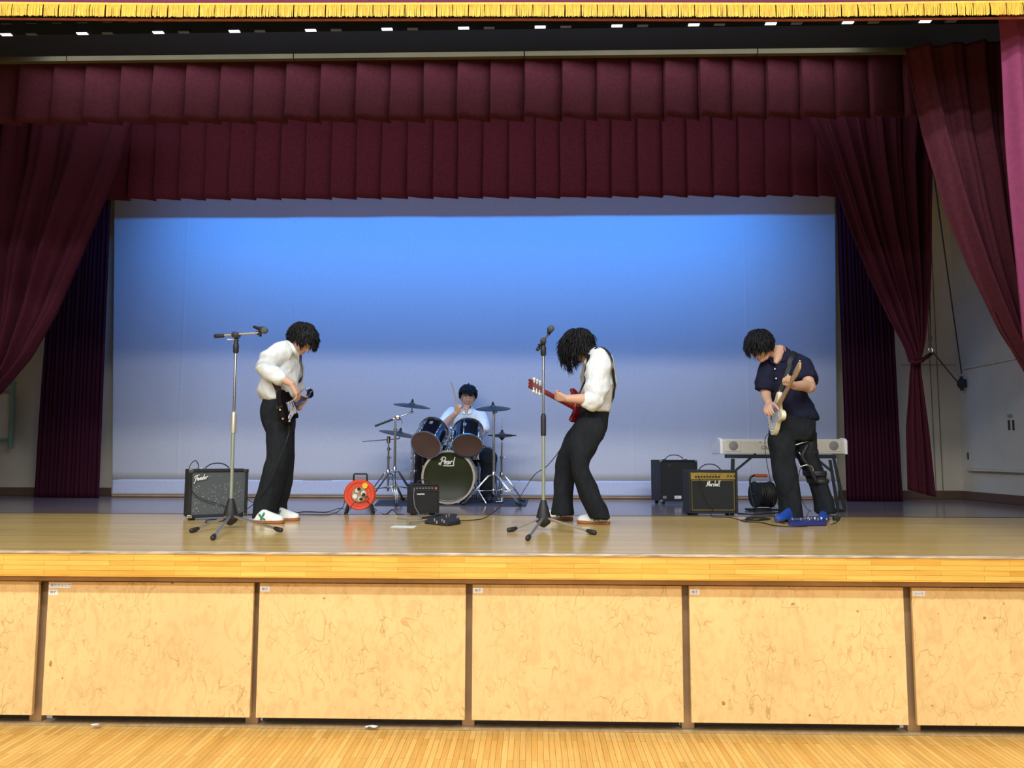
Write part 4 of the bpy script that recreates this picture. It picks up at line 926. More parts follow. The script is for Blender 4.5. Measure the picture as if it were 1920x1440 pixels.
for k in range(8):
    e = V((math.cos(k*PI/4), math.sin(k*PI/4), 0)); g = Geo(); cyl(V((fc.x, fc.y, fz0))+e*(fr+.009), V((fc.x, fc.y, fz1))+e*(fr+.009), .003, None, 6, g)
    for h in (.3, .7): tube([V((fc.x, fc.y, lerp(fz0, fz1, h)-.02))+e*(fr+.007), V((fc.x, fc.y, lerp(fz0, fz1, h)+.02))+e*(fr+.007)], .009, 8, g, dome=True)
    mk('lug', g, M['steel'], t, smooth=True)
for k in range(3):
    e = V((math.cos(k*2.09+2.5), math.sin(k*2.09+2.5), 0)); mk('leg', tube([V((fc.x, fc.y, lerp(fz0, fz1, .4)))+e*(fr+.02), V((fc.x, fc.y, MZ+.05))+e*(fr+.02), V((fc.x, fc.y, MZ+.012))+e*(fr+.05)], .007, 8), M['steel'], t, smooth=True)
# snare on stand
sc2 = P(898, 850, 8.72); sr = .175; z0 = P(899, 861, 8.72).z; z1 = P(899, 839, 8.72).z
t = thing('snare_drum', (sc2.x, sc2.y, MZ), 'chrome snare drum on a low stand between bass drum and right cymbals', 'drum', 'drum kit')
mk('shell', lathe([(sr-.004, z0), (sr, z0), (sr, (z0+z1)/2-.006), (sr+.004, (z0+z1)/2), (sr, (z0+z1)/2+.006), (sr, z1), (sr-.004, z1)], (sc2.x, sc2.y, 0), (0, 0, 1), 44), M['steel'], t, smooth='auto')
mk('batter_head', lathe([(.001, z1+.003), (sr-.004, z1+.003), (sr, z1)], (sc2.x, sc2.y, 0), (0, 0, 1), 44), M['white'], t, smooth='auto')
for z in (z0, z1): mk('rim', lathe([(sr-.002, z-.006), (sr+.010, z-.006), (sr+.010, z+.006), (sr-.002, z+.006), (sr-.002, z-.006)], (sc2.x, sc2.y, 0), (0, 0, 1), 44, cap=False), M['steel'], t, smooth='auto')
for k in range(10):
    e = V((math.cos(k*PI/5+.2), math.sin(k*PI/5+.2), 0)); g = Geo(); tube([V((sc2.x, sc2.y, z0+.02))+e*(sr+.008), V((sc2.x, sc2.y, z1-.02))+e*(sr+.008)], .008, 8, g, dome=True); cyl(V((sc2.x, sc2.y, z0))+e*(sr+.009), V((sc2.x, sc2.y, z1))+e*(sr+.009), .003, None, 6, g); mk('lug', g, M['steel'], t, smooth=True)
g = Geo(); sb = V((sc2.x, sc2.y, 0))
for k in range(3):
    e = V((math.cos(k*2.09+.5), math.sin(k*2.09+.5), 0)); tube([sb+V((0, 0, z0-.09)), sb+e*.17+V((0, 0, z0-.02)), sb+e*.185+V((0, 0, z0+.01))], .007, 8, g); tube([sb+V((0, 0, z0-.22)), sb+e*.2+V((0, 0, MZ+.05)), sb+e*.26+V((0, 0, MZ+.012))], .008, 8, g, dome=True)
cyl(sb+V((0, 0, z0-.08)), sb+V((0, 0, MZ+.08)), .011, None, 10, g); lathe([(.02, z0-.13), (.022, z0-.1)], sb, (0, 0, 1), 10, g)
mk('stand', g, M['steel'], t, smooth='auto')
# kick pedal
kp = G(894, 944); kp = V((kc.x+.0, kc.y+KD+.12, MZ))
t = thing('kick_pedal', tuple(kp), 'chrome bass drum pedal at the rear of the bass drum', 'pedal')
mk('footboard', box(kp+V((0, .05, .035)), (.08, .26, .012), Matrix.Rotation(R_(10), 3, 'X')), M['steel'], t, bev=.003)
g = Geo(); cyl(kp+V((-.06, -.08, 0)), kp+V((-.06, -.08, .18)), .007, None, 8, g); cyl(kp+V((.06, -.08, 0)), kp+V((.06, -.08, .18)), .007, None, 8, g); cyl(kp+V((-.06, -.08, .175)), kp+V((.06, -.08, .175)), .007, None, 8, g)
mk('frame', g, M['steel'], t, smooth='auto')
g = Geo(); cyl(kp+V((0, -.08, .17)), kp+V((0, -.09, .30)), .004, None, 8, g); ell(kp+V((0, -.10, .30)), (.025, .02, .025), None, 10, 8, g); mk('beater', g, M['white'], t, smooth='auto')
# cymbals and stands
def tripod(t, ft, zc, zb, r, ang, m=None, mo=None):
    """ft ground point; legs leave collar zc, brace from zb"""
    for k in range(3):
        e = V((math.cos(ang+k*2*PI/3), math.sin(ang+k*2*PI/3), 0)); g = Geo()
        a = ft+V((0, 0, zc)); f_ = ft+e*r+V((0, 0, .020)); md = a.lerp(f_, .18)+V((0, 0, .035))
        for s in (-1, 1):
            sd = e.cross(V((0, 0, 1)))*.013*s; tube([a+sd, md+sd, f_+sd*.6], [.0055, .006, .006], 7, g)
        ba = ft+V((0, 0, zb)); mid = a.lerp(f_, .58); tube([ba, mid], .0055, 7, g)
        lg = mk('leg', g, M['steel'], t, smooth=True); mk('rubber_foot', tube([f_-e*.03+V((0, 0, .010)), f_+e*.012], [.014, .018], 10, None, dome=True), M['rubber'], lg, smooth=True)
    g = Geo(); lathe([(.014, zc-.02), (.022, zc-.015), (.022, zc+.02), (.014, zc+.03)], ft, (0, 0, 1), 12, g); lathe([(.014, zb-.015), (.018, zb-.01), (.018, zb+.012), (.012, zb+.02)], ft, (0, 0, 1), 12, g); mk('collar', g, M['steel'], t, smooth='auto')
def cymbal(c, nrm, r, label, hat=False, dep=.022):
    t = thing('cymbal', tuple(c), label, 'cymbal', 'cymbals of the drum kit'); n = V(nrm).normalized()
    bell = [(.001, .030), (.012, .029), (.024, .024), (.034, .014), (.040, .010)]
    pr = bell+[(r*.6, .004), (r*.9, -dep*.35), (r, -dep*.6)]
    bt_ = [(r, -dep*.6-.0015), (r*.9, -dep*.35-.002), (r*.6, .002), (.040, .008), (.001, .02)]
    mk('disc', lathe(pr+bt_, c, n, 48, cap=False), M['cym'], t, smooth='auto', ang=70)
    if hat:
        lo2 = [(x, -h-.022) for x, h in pr+bt_]; mk('lower_disc', lathe(lo2, c, n, 48, cap=False), M['cym'], t, smooth='auto', ang=70)
    mk('felt_and_nut', lathe([(.001, .065), (.008, .064), (.008, .05), (.015, .048), (.015, .032), (.001, .03)], c, n, 14), M['rubber'], t, smooth='auto')
    return t
def cstand(px, Y, ztop_px, zc_px, label, secs, rad, ang, gy=None, m=None):
    ft = P(px, 900, Y); ft.z = MZ; t = thing('cymbal_stand', tuple(ft), label, 'cymbal stand', 'stands of the drum kit')
    top = P(px, ztop_px, Y); hz = top.z-MZ; zc = P(px, zc_px, Y).z-MZ
    ys = [zc-.16] + [P(px, s, Y).z-MZ for s in secs] + [hz]; rr = [.0135, .011, .009, .008]
    for k in range(len(ys)-1):
        mk('tube', cyl(ft+V((0, 0, ys[k]-.05 if k == 0 else ys[k])), ft+V((0, 0, ys[k+1])), rr[k], None, 12), M['steel'], t, smooth='auto')
        if k: 
            g = Geo(); lathe([(.010, -.02), (.019, -.016), (.019, .014), (.012, .02)], ft+V((0, 0, ys[k])), (0, 0, 1), 12, g); tube([ft+V((0, 0, ys[k])), ft+V((.035, -.02, ys[k]))], .006, 8, g, dome=True); mk('clamp', g, M['steel'], t, smooth='auto')
    tripod(t, ft, zc, max(.06, zc-.17), rad, ang); return t, ft, top
# left crash on boom stand
t, ft, top = cstand(739.5, 8.05, 788, 880, 'chrome boom stand holding the upper left cymbal', [806], .30, R_(-75)); 
ba = q(A2, 292, 460, 8.02); bb = q(A2, 615, 338, 8.08); cl = q(A2, 490, 385, 8.05)
bm_ = mk('boom', cyl(ba, bb, .0085, None, 10), M['steel'], t, smooth='auto'); d_ = (bb-ba).normalized()
mk('boom_grip', cyl(ba, ba+d_*.20, .0115, None, 10), M['rubber'], bm_, smooth='auto')
g = Geo(); ell(cl, (.034, .03, .03), None, 12, 8, g); lathe([(.014, -.04), (.026, -.035), (.026, .035), (.014, .04)], cl, (0, 1, 0), 14, g); tube([cl, cl+V((.05, -.03, -.03)), cl+V((.055, -.035, -.06))], .006, 8, g, dome=True); mk('tilter', g, M['steel'], t, smooth='auto')
cc = q(A2, 615, 276, 8.1); g = Geo(); ell(bb, (.018, .018, .014), None, 12, 8, g); cyl(bb, cc, .005, None, 8, g); mk('cymbal_tilter', g, M['steel'], bm_, smooth='auto')
cymbal(cc, (.13, -.13, 1), .197, 'upper left crash cymbal on the boom stand')
# left lower cymbal on second stand
t, ft, top = cstand(727.5, 8.45, 824, 885, 'chrome stand with thin boom pointing left, holding the lower left cymbal', [858, 842], .26, R_(-60))
ba = q(A2, 183, 594, 8.40); bb = q(A2, 505, 570, 8.5); cl = q(A2, 412, 578, 8.45)
bm_ = mk('boom', cyl(ba, bb, .006, None, 8), M['steel'], t, smooth='auto')
g = Geo(); lathe([(.012, -.04), (.024, -.034), (.024, .03), (.012, .036)], cl, (0, 0, 1), 14, g); mk('tilter', g, M['steel'], t, smooth='auto')
cc = q(A2, 510, 522, 8.5); mk('cymbal_tilter', cyl(bb, cc, .006, None, 8), M['steel'], bm_, smooth='auto')
cymbal(cc, (.20, -.09, 1), .232, 'lower left cymbal partly behind the left tom')
# right crash
t, ft, top = cstand(925.5, 8.1, 768, 889, 'straight chrome stand holding the right crash cymbal', [773], .33, R_(-35))
cc = q(A2, 1320, 299, 8.1); mk('cymbal_tilter', cyl(top, cc+V((0, 0, .02)), .006, None, 8), M['steel'], t, smooth='auto')
cymbal(cc, (-.01, -.20, 1), .187, 'right crash cymbal on the straight stand')
# hi-hat
t, ft, top = cstand(940.8, 8.62, 829, 890, 'chrome hi-hat stand with thin rod at the right of the drum kit', [858], .25, R_(-20))
mk('pull_rod', cyl(ft+V((0, 0, .6)), q(A2, 1399, 390, 8.62), .003, None, 8), M['steel'], t, smooth='auto')
mk('clutch', lathe([(.004, 0), (.012, .01), (.012, .03), (.005, .05)], q(A2, 1398, 505, 8.62), (0, 0, 1), 12), M['steel'], t, smooth='auto')
mk('hat_seat', lathe([(.006, -.03), (.02, -.01), (.02, .0)], q(A2, 1399, 562, 8.62), (0, 0, 1), 12), M['rubber'], t, smooth='auto')
mk('footboard', box(ft+V((-.02, -.16, .03)), (.08, .24, .012), Matrix.Rotation(R_(8), 3, 'X')), M['steel'], t, bev=.003)
cymbal(q(A2, 1399, 533, 8.62), (0, -.02, 1), .165, 'pair of closed hi-hat cymbals at the right of the kit', hat=True, dep=.028)
# throne
tc_ = P(878, 900, 8.98); t = thing('drum_stool', (tc_.x, tc_.y, HS), 'round black drum stool under the drummer', 'stool')
sz = HS+.46
mk('seat', lathe([(.001, 0), (.15, 0), (.165, -.02), (.165, -.055), (.15, -.07), (.001, -.07)], (tc_.x, tc_.y, sz), (0, 0, 1), 32), M['rubber'], t, smooth='auto')
mk('post', cyl((tc_.x, tc_.y, HS+.15), (tc_.x, tc_.y, sz-.06), .014), M['steel'], t, smooth='auto')
for k in range(3):
    e = V((math.cos(k*2.09+.3), math.sin(k*2.09+.3), 0)); b0 = V((tc_.x, tc_.y, HS)); mk('leg', tube([b0+V((0, 0, .24)), b0+e*.2+V((0, 0, .014))], .01, 8, None, dome=True), M['steel'], t, smooth=True)
# ------------------------------------------------------------------ cables
def cable(pts, label, r=.0035, m=None, n=5):
    g = tube(smooth_path(pts, n), r, 6); c = pts[0]
    return tag(mk('cable', g, m or M['cable'], origin=tuple(c), smooth=True), label, 'cable', 'cables on the stage')
z_ = .004
# ================================================================== PEOPLE
def basis(fwd, up=(0, 0, 1)):
    """columns right, forward, up"""
    f = V(fwd).normalized(); u = V(up); r = f.cross(u).normalized(); u = r.cross(f); return Matrix((tuple(r), tuple(f), tuple(u))).transposed()
def head_geo(c, Rm, k=1.0):
    g = Geo(); L = lambda x, y, z: V((x, y, z))*k
    def e(p, r, n=18, m=12): ell(c+Rm @ L(*p), V(r)*k, Rm, n, m, g)
    def tb(pts, rs, n=10): tube([c+Rm @ L(*p) for p in pts], [x*k for x in rs], n, g, dome=True)
    e((0, -.012, .034), (.074, .092, .083), 24, 16); e((0, .030, -.015), (.063, .064, .082)); e((0, .058, -.090), (.027, .026, .022))
    tb([(-.055, .0, -.055), (-.036, .045, -.088), (0, .062, -.094), (.036, .045, -.088), (.055, .0, -.055)], [.018, .018, .018, .018, .018])
    for s in (-1, 1):
        e((s*.034, .062, -.028), (.026, .024, .028)); e((s*.072, -.004, -.012), (.010, .021, .032)); e((s*.012, .098, -.030), (.009, .011, .008)); e((s*.030, .080, .020), (.024, .013, .009))
    tb([(0, .086, .010), (0, .096, -.008), (0, .107, -.026)], [.009, .009, .0115])
    tb([(-.018, .084, -.054), (0, .093, -.052), (.018, .084, -.054)], [.006, .0075, .006]); tb([(-.015, .083, -.066), (0, .091, -.066), (.015, .083, -.066)], [.007, .008, .007])
    return g
def face_parts(c, Rm, parent, k=1.0):
    L = lambda x, y, z: V((x, y, z))*k
    for s in (-1, 1):
        ey = mk('eye', ell(c+Rm @ L(s*.030, .080, .003), V((.0125, .012, .0075))*k, Rm, 14, 10), M['eye'], parent, smooth=True)
        mk('iris', ell(c+Rm @ L(s*.030, .0895, .001), V((.0055, .0035, .0055))*k, Rm, 12, 8), M['iris'], ey, smooth=True)
        mk('eyebrow', tube([c+Rm @ L(s*.012, .094, .021), c+Rm @ L(s*.030, .095, .026), c+Rm @ L(s*.050, .082, .022)], [.003*k, .0045*k, .002*k], 6, None, dome=True), M['hair'], parent, smooth=True)
    mk('lips', tube([c+Rm @ L(-.020, .086, -.060), c+Rm @ L(0, .098, -.0595), c+Rm @ L(.020, .086, -.060)], [.003*k, .0052*k, .003*k], 8, None, dome=True), M['lip'], parent, smooth=True)
def hand_geo(w, d, n, thumb, curl=(.5, .5, .5, .5), tc=.4, spread=.05, k=1.0, g=None, tdir=None):
    """w wrist, d finger direction, n palm normal, thumb +1/-1: side along d x n"""
    g = g or Geo(); d = V(d).normalized(); n = V(n); n = (n-d*n.dot(d)).normalized(); s = d.cross(n).normalized()*thumb
    Mm = lambda p: w + s*p[0]*k + d*p[1]*k + n*p[2]*k
    for (x0, x1, y) in ((.0, 0, 0),): pass
    secs = [(-.012, .025, .019), (.02, .028, .018), (.055, .038, .0165), (.085, .041, .014), (.094, .036, .010)]
    vs = []; N = 16
    for y, a, b in secs:
        for i in range(N):
            t = 2*PI*i/N; ca, sa = math.cos(t), math.sin(t); vs.append(Mm((a*math.copysign(abs(ca)**.7, ca), y, b*math.copysign(abs(sa)**.7, sa))))
    g.add(vs, grid_faces(len(secs), N)+[tuple(range(N))[::-1], tuple((len(secs)-1)*N+i for i in range(N))])
    Ls = [.072, .080, .074, .058]; xs = [.029, .010, -.010, -.028]
    for i in range(4):
        p = Mm((xs[i], .084, 0)); cdir = (d + s*(1.5-i)*spread).normalized(); a = 0; pts = [p]; L = Ls[i]*k
        for j, fr_ in enumerate((.42, .32, .26)):
            a += curl[i]*(1.0, 1.1, .8)[j]; v = cdir*math.cos(a)+n*math.sin(a); pts.append(pts[-1]+v*L*fr_)
        tube(pts, [.0092*k, .0088*k, .0080*k, .0066*k], 9, g, dome=True)
    p = Mm((.024, .020, .004)); td = V(tdir).normalized() if tdir is not None else (d*.65+s*.65+n*.35).normalized(); p1 = p+td*.042*k; t2 = (td*(1-tc)+(n*.6+d*.6-s*.2)*tc).normalized(); p2 = p1+t2*.032*k; t3 = (t2*(1-tc)+(n*.6+d*.5-s*.4)*tc).normalized()
    tube([p, p1, p2, p2+t3*.022*k], [.0145*k, .0115*k, .0098*k, .0078*k], 10, g, dome=True)
    return g
def limb(pts, rs, g, n=16, k=4, dome=True):
    p = smooth_path(pts, k); r = [x.x for x in smooth_path([V((a, 0, 0)) for a in rs], k)]; return tube(p, r, n, g, dome=dome)
def wr(seed, a1=.010, s1=(7, 7, 14), a2=.004, s2=(22, 22, 30)):
    def f(c):
        q1 = noise.noise((c.x*s1[0]+seed, c.y*s1[1], c.z*s1[2])); q2 = noise.noise((c.x*s2[0], c.y*s2[1]+seed, c.z*s2[2]))
        return a1*(1-2*abs(q1))*.6 + a2*q2
    return f
def R1(A, xl, xr_, y, Y, ry):
    c = q(A, (xl+xr_)/2, y, Y); a = q(A, xl, y, Y); b = q(A, xr_, y, Y); return (c, (b.x-a.x)/2, ry)
def hloft_px(A, rings, g, ex=2.2, k=3): return hloft(dense([R1(A, *r_) for r_ in rings], k), 36, g, ex)
def shoe(heel, toe, parent, label=None, up=(0, 0, 1), m=None, sole=None, stripe=True, w_=.048, name='shoe', lift=0):
    """heel, toe on the ground"""
    d = (toe-heel); L = d.length; d.normalize(); u = V((0, 0, 1)); s = d.cross(u).normalized(); g = Geo(); vs = []; N = 20
    secs = [(-.01, .022, .05), (.02, .034, .078), (.07, .036, .088), (.11, .038, .080), (.15, .042, .066), (.19, .047, .054), (.225, .046, .046), (.255, .036, .038), (.272, .018, .028)]
    for y, a, h in secs:
        y *= L/.27; a *= w_/.048
        for i in range(N):
            t = 2*PI*i/N; x = a*math.copysign(abs(math.cos(t))**.8, math.cos(t)); z = math.sin(t); z = (h*.0+h*(z if z > 0 else z*.15))
            vs.append(heel+d*y+s*x*(1-.25*max(0, math.sin(t)))+u*(.022+max(-.004, z)))
    g.add(vs, grid_faces(len(secs), N)+[tuple(range(N))[::-1], tuple((len(secs)-1)*N+i for i in range(N))])
    o = mk(name, g, m or M['shoe'], parent, smooth=True)
    sm_ = o.modifiers.new('r', 'REMESH'); sm_.mode = 'VOXEL'; sm_.voxel_size = .006; sm_.use_smooth_shade = True
    s2 = o.modifiers.new('s', 'SMOOTH'); s2.iterations = 5
    if sole:
        out = [(-.030, .0), (-.036, .02), (-.036, .08), (-.034, .13), (-.046, .19), (-.046, .23), (-.034, .262), (-.012, .280), (.012, .280), (.034, .262), (.046, .23), (.046, .19), (.036, .13), (.036, .08), (.036, .02), (.030, .0), (.015, -.012), (-.015, -.012)]
        Mm = Matrix(((s.x, d.x, 0, heel.x), (s.y, d.y, 0, heel.y), (s.z, d.z, 1, heel.z), (0, 0, 0, 1)))
        mk('sole', prism([(x*w_/.048, y*L/.27) for x, y in out], .001, .026, Mm), sole, o, bev=.005)
    if stripe:
        for sd in (-1, 1):
            g = Geo()
            for pts in ([(.055, .068), (.08, .045), (.11, .032)], [(.10, .078), (.088, .055), (.075, .033)]):
                P_ = []
                for y, z in pts:
                    hw = interp([(0, .031), (.07, .0355), (.11, .0365), (.15, .040), (.19, .045)], y)[0]*(w_/.048)*(1-.25*max(0, (z-.022)/.075)*.9)
                    P_.append(heel+d*y*(L/.27)+s*sd*(hw+.0005)+u*z)
                tube(P_, .0075, 8, g, dome=True)
            mk('green_panel', g, M['green'], o, smooth=True)
    return o
def hair_mesh(c, Rm, parent, n, root_ok, length, k=1.0, seed=0, width=.011, droop=.6, lift=.012, wave=.0, cap=(.082, .100, .092), capc=(0, -.014, .040), capcut=None, label=None, vol=0.0, flow=None):
    """locks rooted on the scalp that fall over the head"""
    random.seed(seed); g = Geo(); dn = Rm.inverted() @ V((0, 0, -1))
    cc = V(capc); cr = V(cap)
    # scalp volume
    vs = []; nn = 40; mm_ = 26
    for i in range(mm_+1):
        t = PI*(i+.01)/(mm_+.02)
        for j in range(nn):
            a = 2*PI*j/nn; e = V((math.sin(t)*math.cos(a), math.sin(t)*math.sin(a), math.cos(t)))
            ok = root_ok(e); r_ = 1.0 if ok else .80
            r_ *= 1+vol*ok*(noise.noise((e.x*4+seed, e.y*4, e.z*4)))
            vs.append(c+Rm @ (V((cc.x+e.x*cr.x*r_, cc.y+e.y*cr.y*r_, cc.z+e.z*cr.z*r_))*k))
    g.add(vs, grid_faces(mm_+1, nn)+[tuple(range(nn))[::-1], tuple(mm_*nn+j for j in range(nn))])
    cnt = 0
    while cnt < n:
        e = V((random.gauss(0, 1), random.gauss(0, 1), random.gauss(0, 1)))
        if e.length < .1: continue
        e.normalize()
        if not root_ok(e): continue
        cnt += 1
        L = length(e)*random.uniform(.75, 1.15); p = V((cc.x+e.x*cr.x*.96, cc.y+e.y*cr.y*.96, cc.z+e.z*cr.z*.96)); pts = [p]; steps = 7
        if flow: dr = V(flow(e)).normalized()
        else:
            dr = (dn-e*dn.dot(e)); dr = dr.normalized() if dr.length > .05 else V((e.x, e.y, 0))
        v = (dr*.8+e*.5).normalized(); ph = random.uniform(0, 6.28); sx_ = V((random.uniform(-1, 1), random.uniform(-1, 1), random.uniform(-1, 1)))*.12
        for j in range(steps):
            v = (v+dn*droop*.25+dr*.15+sx_*.5).normalized(); np_ = pts[-1]+v*(L/steps)
            np_ += V((math.sin(ph+j*1.3), math.cos(ph*1.7+j*1.1), 0))*wave*(j/steps)
            # stay outside the head
            h = V(((np_.x-cc.x)/(cr.x+lift*.6), (np_.y-cc.y)/(cr.y+lift*.6), (np_.z-cc.z)/(cr.z+lift*.6)))
            if np_.z > -.03 and h.length < 1: h = h.normalized(); np_ = V((cc.x+h.x*(cr.x+lift*.6), cc.y+h.y*(cr.y+lift*.6), cc.z+h.z*(cr.z+lift*.6)))
            elif np_.z <= -.03:
                h2 = V((np_.x/(cr.x*.98), (np_.y-.02)/(cr.y*.95)))
                if h2.length < 1: h2 = h2/max(h2.length, .01); np_.x = h2.x*cr.x*.98; np_.y = .02+h2.y*cr.y*.95
            pts.append(np_)
        w0 = width*random.uniform(.7, 1.2); rs = [w0*.7, w0, w0, w0*.9, w0*.75, w0*.55, w0*.35, w0*.1]
        tube([c+Rm @ (p*k) for p in pts], [r*k for r in rs], 5, g, flat=.45)
    o = mk('hair', g, M['hair'], parent, smooth=True); return o
# ------------------------------------------------------------------ guitars
def guitar(name, pb, ph, uh, kind, label, L=.72):
    """pb body centre (front surface plane), ph headstock centre; uh rough up in the body plane"""
    gx = (ph-pb).normalized(); up = V(uh); up = (up-gx*up.dot(gx)).normalized(); nz = gx.cross(up)
    k = (ph-pb).length/.74
    t = thing(name, tuple(pb), label, 'guitar', 'electric guitars held by the players')
    Mm = Matrix(((gx.x, up.x, nz.x, pb.x), (gx.y, up.y, nz.y, pb.y), (gx.z, up.z, nz.z, pb.z), (0, 0, 0, 1))) @ Matrix.Diagonal((k, k, k, 1))
    bodies = {
     's': ([(-.20, .0), (-.19, .09), (-.13, .15), (-.05, .150), (.02, .118), (.08, .125), (.15, .155), (.205, .15), (.215, .125), (.16, .085), (.13, .035), (.13, -.035), (.15, -.085), (.165, -.115), (.14, -.14), (.09, -.125), (.03, -.110), (-.04, -.135), (-.12, -.165), (-.19, -.12), (-.215, -.06)], .042),
     'sg': ([(-.18, 0), (-.175, .09), (-.12, .160), (-.05, .165), (.01, .145), (.06, .145), (.11, .160), (.155, .162), (.17, .145), (.155, .12), (.125, .07), (.115, .03), (.115, -.03), (.125, -.07), (.155, -.12), (.17, -.145), (.155, -.162), (.11, -.160), (.06, -.145), (.01, -.145), (-.05, -.165), (-.12, -.160), (-.175, -.09)], .035),
     't': ([(-.20, 0), (-.19, .10), (-.13, .155), (-.05, .155), (.02, .120), (.08, .125), (.13, .145), (.17, .13), (.16, .08), (.13, .035), (.12, 0), (.125, -.03), (.16, -.06), (.185, -.10), (.175, -.14), (.13, -.15), (.07, -.125), (.02, -.115), (-.05, -.15), (-.13, -.16), (-.19, -.11)], .044)}
    out, th = bodies[kind]; bm_ = {'s': M['gblack'], 'sg': M['sg'], 't': M['cream']}[kind]
    body = mk('body', prism(smooth_poly(out, 5), -th, 0, Mm), bm_, t, bev=.007*k, seg=3)
    pg = {'s': [(-.02, -.02), (.06, .03), (.12, .03), (.125, -.03), (.11, -.09), (.05, -.085), (-.03, -.10), (-.12, -.115), (-.13, -.085), (-.06, -.060)],
          'sg': [(.02, .05), (.08, .06), (.10, .035), (.10, -.045), (.06, -.09), (-.02, -.085), (-.06, -.06), (.0, -.045)],
          't': [(-.06, .045), (-.0, .10), (.06, .10), (.12, .05), (.12, -.03), (.10, -.10), (.04, -.095), (-.03, -.12), (-.10, -.11), (-.06, -.04)]}[kind]
    pgm = {'s': M['white'], 'sg': M['rubber'], 't': M['mirror']}[kind]
    pgo = mk('pickguard', prism(smooth_poly(pg, 4), .0005, .0028, Mm), pgm, t)
    def LBx(x0, x1, y0, y1, z0, z1, g=None): g = g or Geo(); gg = box2((x0, y0, z0), (x1, y1, z1)); gg.tr(Mm); return g.join(gg)
    for x in ((-.035, .02, .075) if kind != 'sg' else (-.02, .06)):
        mk('pickup', LBx(x-.010, x+.010, -.036, .036, .002, .010), M['white'] if kind == 's' else M['steel'], t, bev=.002)
    mk('bridge', LBx(-.105, -.075, -.04, .04, .0, .012), M['steel'], t, bev=.002)
    for i, (x, y) in enumerate(((-.09, -.085), (-.12, -.105), (-.15, -.12)) if kind != 't' else ((-.10, -.10), (-.13, -.115))):
        mk('knob', cyl(Mm @ V((x, y, .0)), Mm @ V((x, y, .016)), .010*k, .009*k, 14), M['steel'] if kind != 'sg' else M['rubber'], t, smooth='auto')
    nm = {'s': M['maple'], 'sg': M['sgneck'], 't': M['maple']}[kind]
    nl = .60
    g = Geo(); vs = []; N = 12
    for x, w_, d_ in ((.06, .029, .026), (.16, .028, .022), (.35, .025, .021), (nl, .0215, .019)):
        for i in range(N):
            a = PI+PI*i/(N-1); vs.append(Mm @ V((x, w_*math.cos(a), .004+d_*math.sin(a)*1.0)))
    fs = grid_faces(4, N); g.add(vs, fs+[tuple(range(N))[::-1], tuple(3*N+i for i in range(N))])
    neck = mk('neck', g, nm, t, smooth='auto')
    g = prism([(.06, .028), (nl, .0215), (nl, -.0215), (.06, -.028)], .004, .009, Mm); fb = mk('fingerboard', g, M['rose'] if kind != 't' else M['maple'], t, bev=.001)
    g = Geo(); x = nl
    for i in range(21): x = nl-(nl+.075)*(1-2**(-(i+1)/12))*.98; LBx(x-.0010, x+.0010, -.0235, .0235, .009, .0103, g)
    fr = mk('frets', g, M['steel'], fb)
    if kind == 'sg': hs = [(nl-.005, .021), (nl+.03, .036), (nl+.15, .043), (nl+.175, .034), (nl+.165, .012), (nl+.178, 0), (nl+.165, -.012), (nl+.175, -.034), (nl+.15, -.043), (nl+.03, -.036), (nl-.005, -.021)]
    else: hs = [(nl-.005, .021), (nl+.02, .024), (nl+.035, .038), (nl+.07, .042), (nl+.13, .046), (nl+.17, .042), (nl+.19, .022), (nl+.175, .0), (nl+.15, -.022), (nl+.05, -.028), (nl+.02, -.022), (nl-.005, -.021)]
    if kind == 's': hs = [(a, b*1.05) for a, b in hs]
    hd = mk('headstock', prism(smooth_poly(hs, 3), -.012, .004, Mm), {'s': M['gblack'], 'sg': M['sg'], 't': M['maple']}[kind], t, bev=.003*k)
    tp = [(nl+.035+.04*i, s*(.038), s) for i in range(3) for s in (-1, 1)] if kind == 'sg' else [(nl+.04+.025*i, .040, 1) for i in range(6)]
    if kind == 's': tp = [(nl+.045+.038*i, .042, 1) for i in range(4)]
    for x, y, s in tp:
        big = 1.6 if kind in ('s', 'sg') else 1.15
        g = Geo(); tube([Mm @ V((x, y-.012*s, -.014)), Mm @ V((x, y+.014*s, -.014))], .0035*k*big, 6, g); ell(Mm @ V((x, y+.020*s, -.014)), (.0085*k*big, .0085*k*big, .0085*k*big), None, 10, 7, g); cyl(Mm @ V((x, y-.014*s, -.016)), Mm @ V((x, y-.014*s, .014)), .005*k, None, 8, g)
        mk('tuning_peg', g, M['white'] if kind == 'sg' else M['steel'], hd, smooth='auto')
    g = Geo(); ns = 4 if kind == 's' else 6
    for i in range(ns): y = lerp(-.018, .018, i/(ns-1)); cyl(Mm @ V((-.09, y*1.3, .013)), Mm @ V((nl, y*.9, .0115)), .0008, None, 4, g)
    for i in range(ns): y = lerp(-.018, .018, i/(ns-1)); x, yy, s = tp[i]; cyl(Mm @ V((nl, y*.9, .0115)), Mm @ V((x, yy-.014*s, .010)), .0008, None, 4, g)
    mk('strings', g, M['steel'], t)
    for x, y in ((-.205, 0), (.205, .145) if kind == 's' else ((.16, .14) if kind == 't' else (.10, .0))):
        mk('strap_button', cyl(Mm @ V((x, y, -th/2)), Mm @ V((x-.018 if x < 0 else x+.01, y+(.012 if x > 0 else 0), -th/2)), .007*k, .009*k, 10), M['steel'], t, smooth='auto')
    jk = Mm @ V((-.19, -.07, -th/2)); mk('jack_plate', cyl(Mm @ V((-.17, -.065, -th/2)), Mm @ V((-.215, -.082, -th/2)), .010*k, None, 12), M['steel'], t, smooth='auto')
    return t, Mm, jk
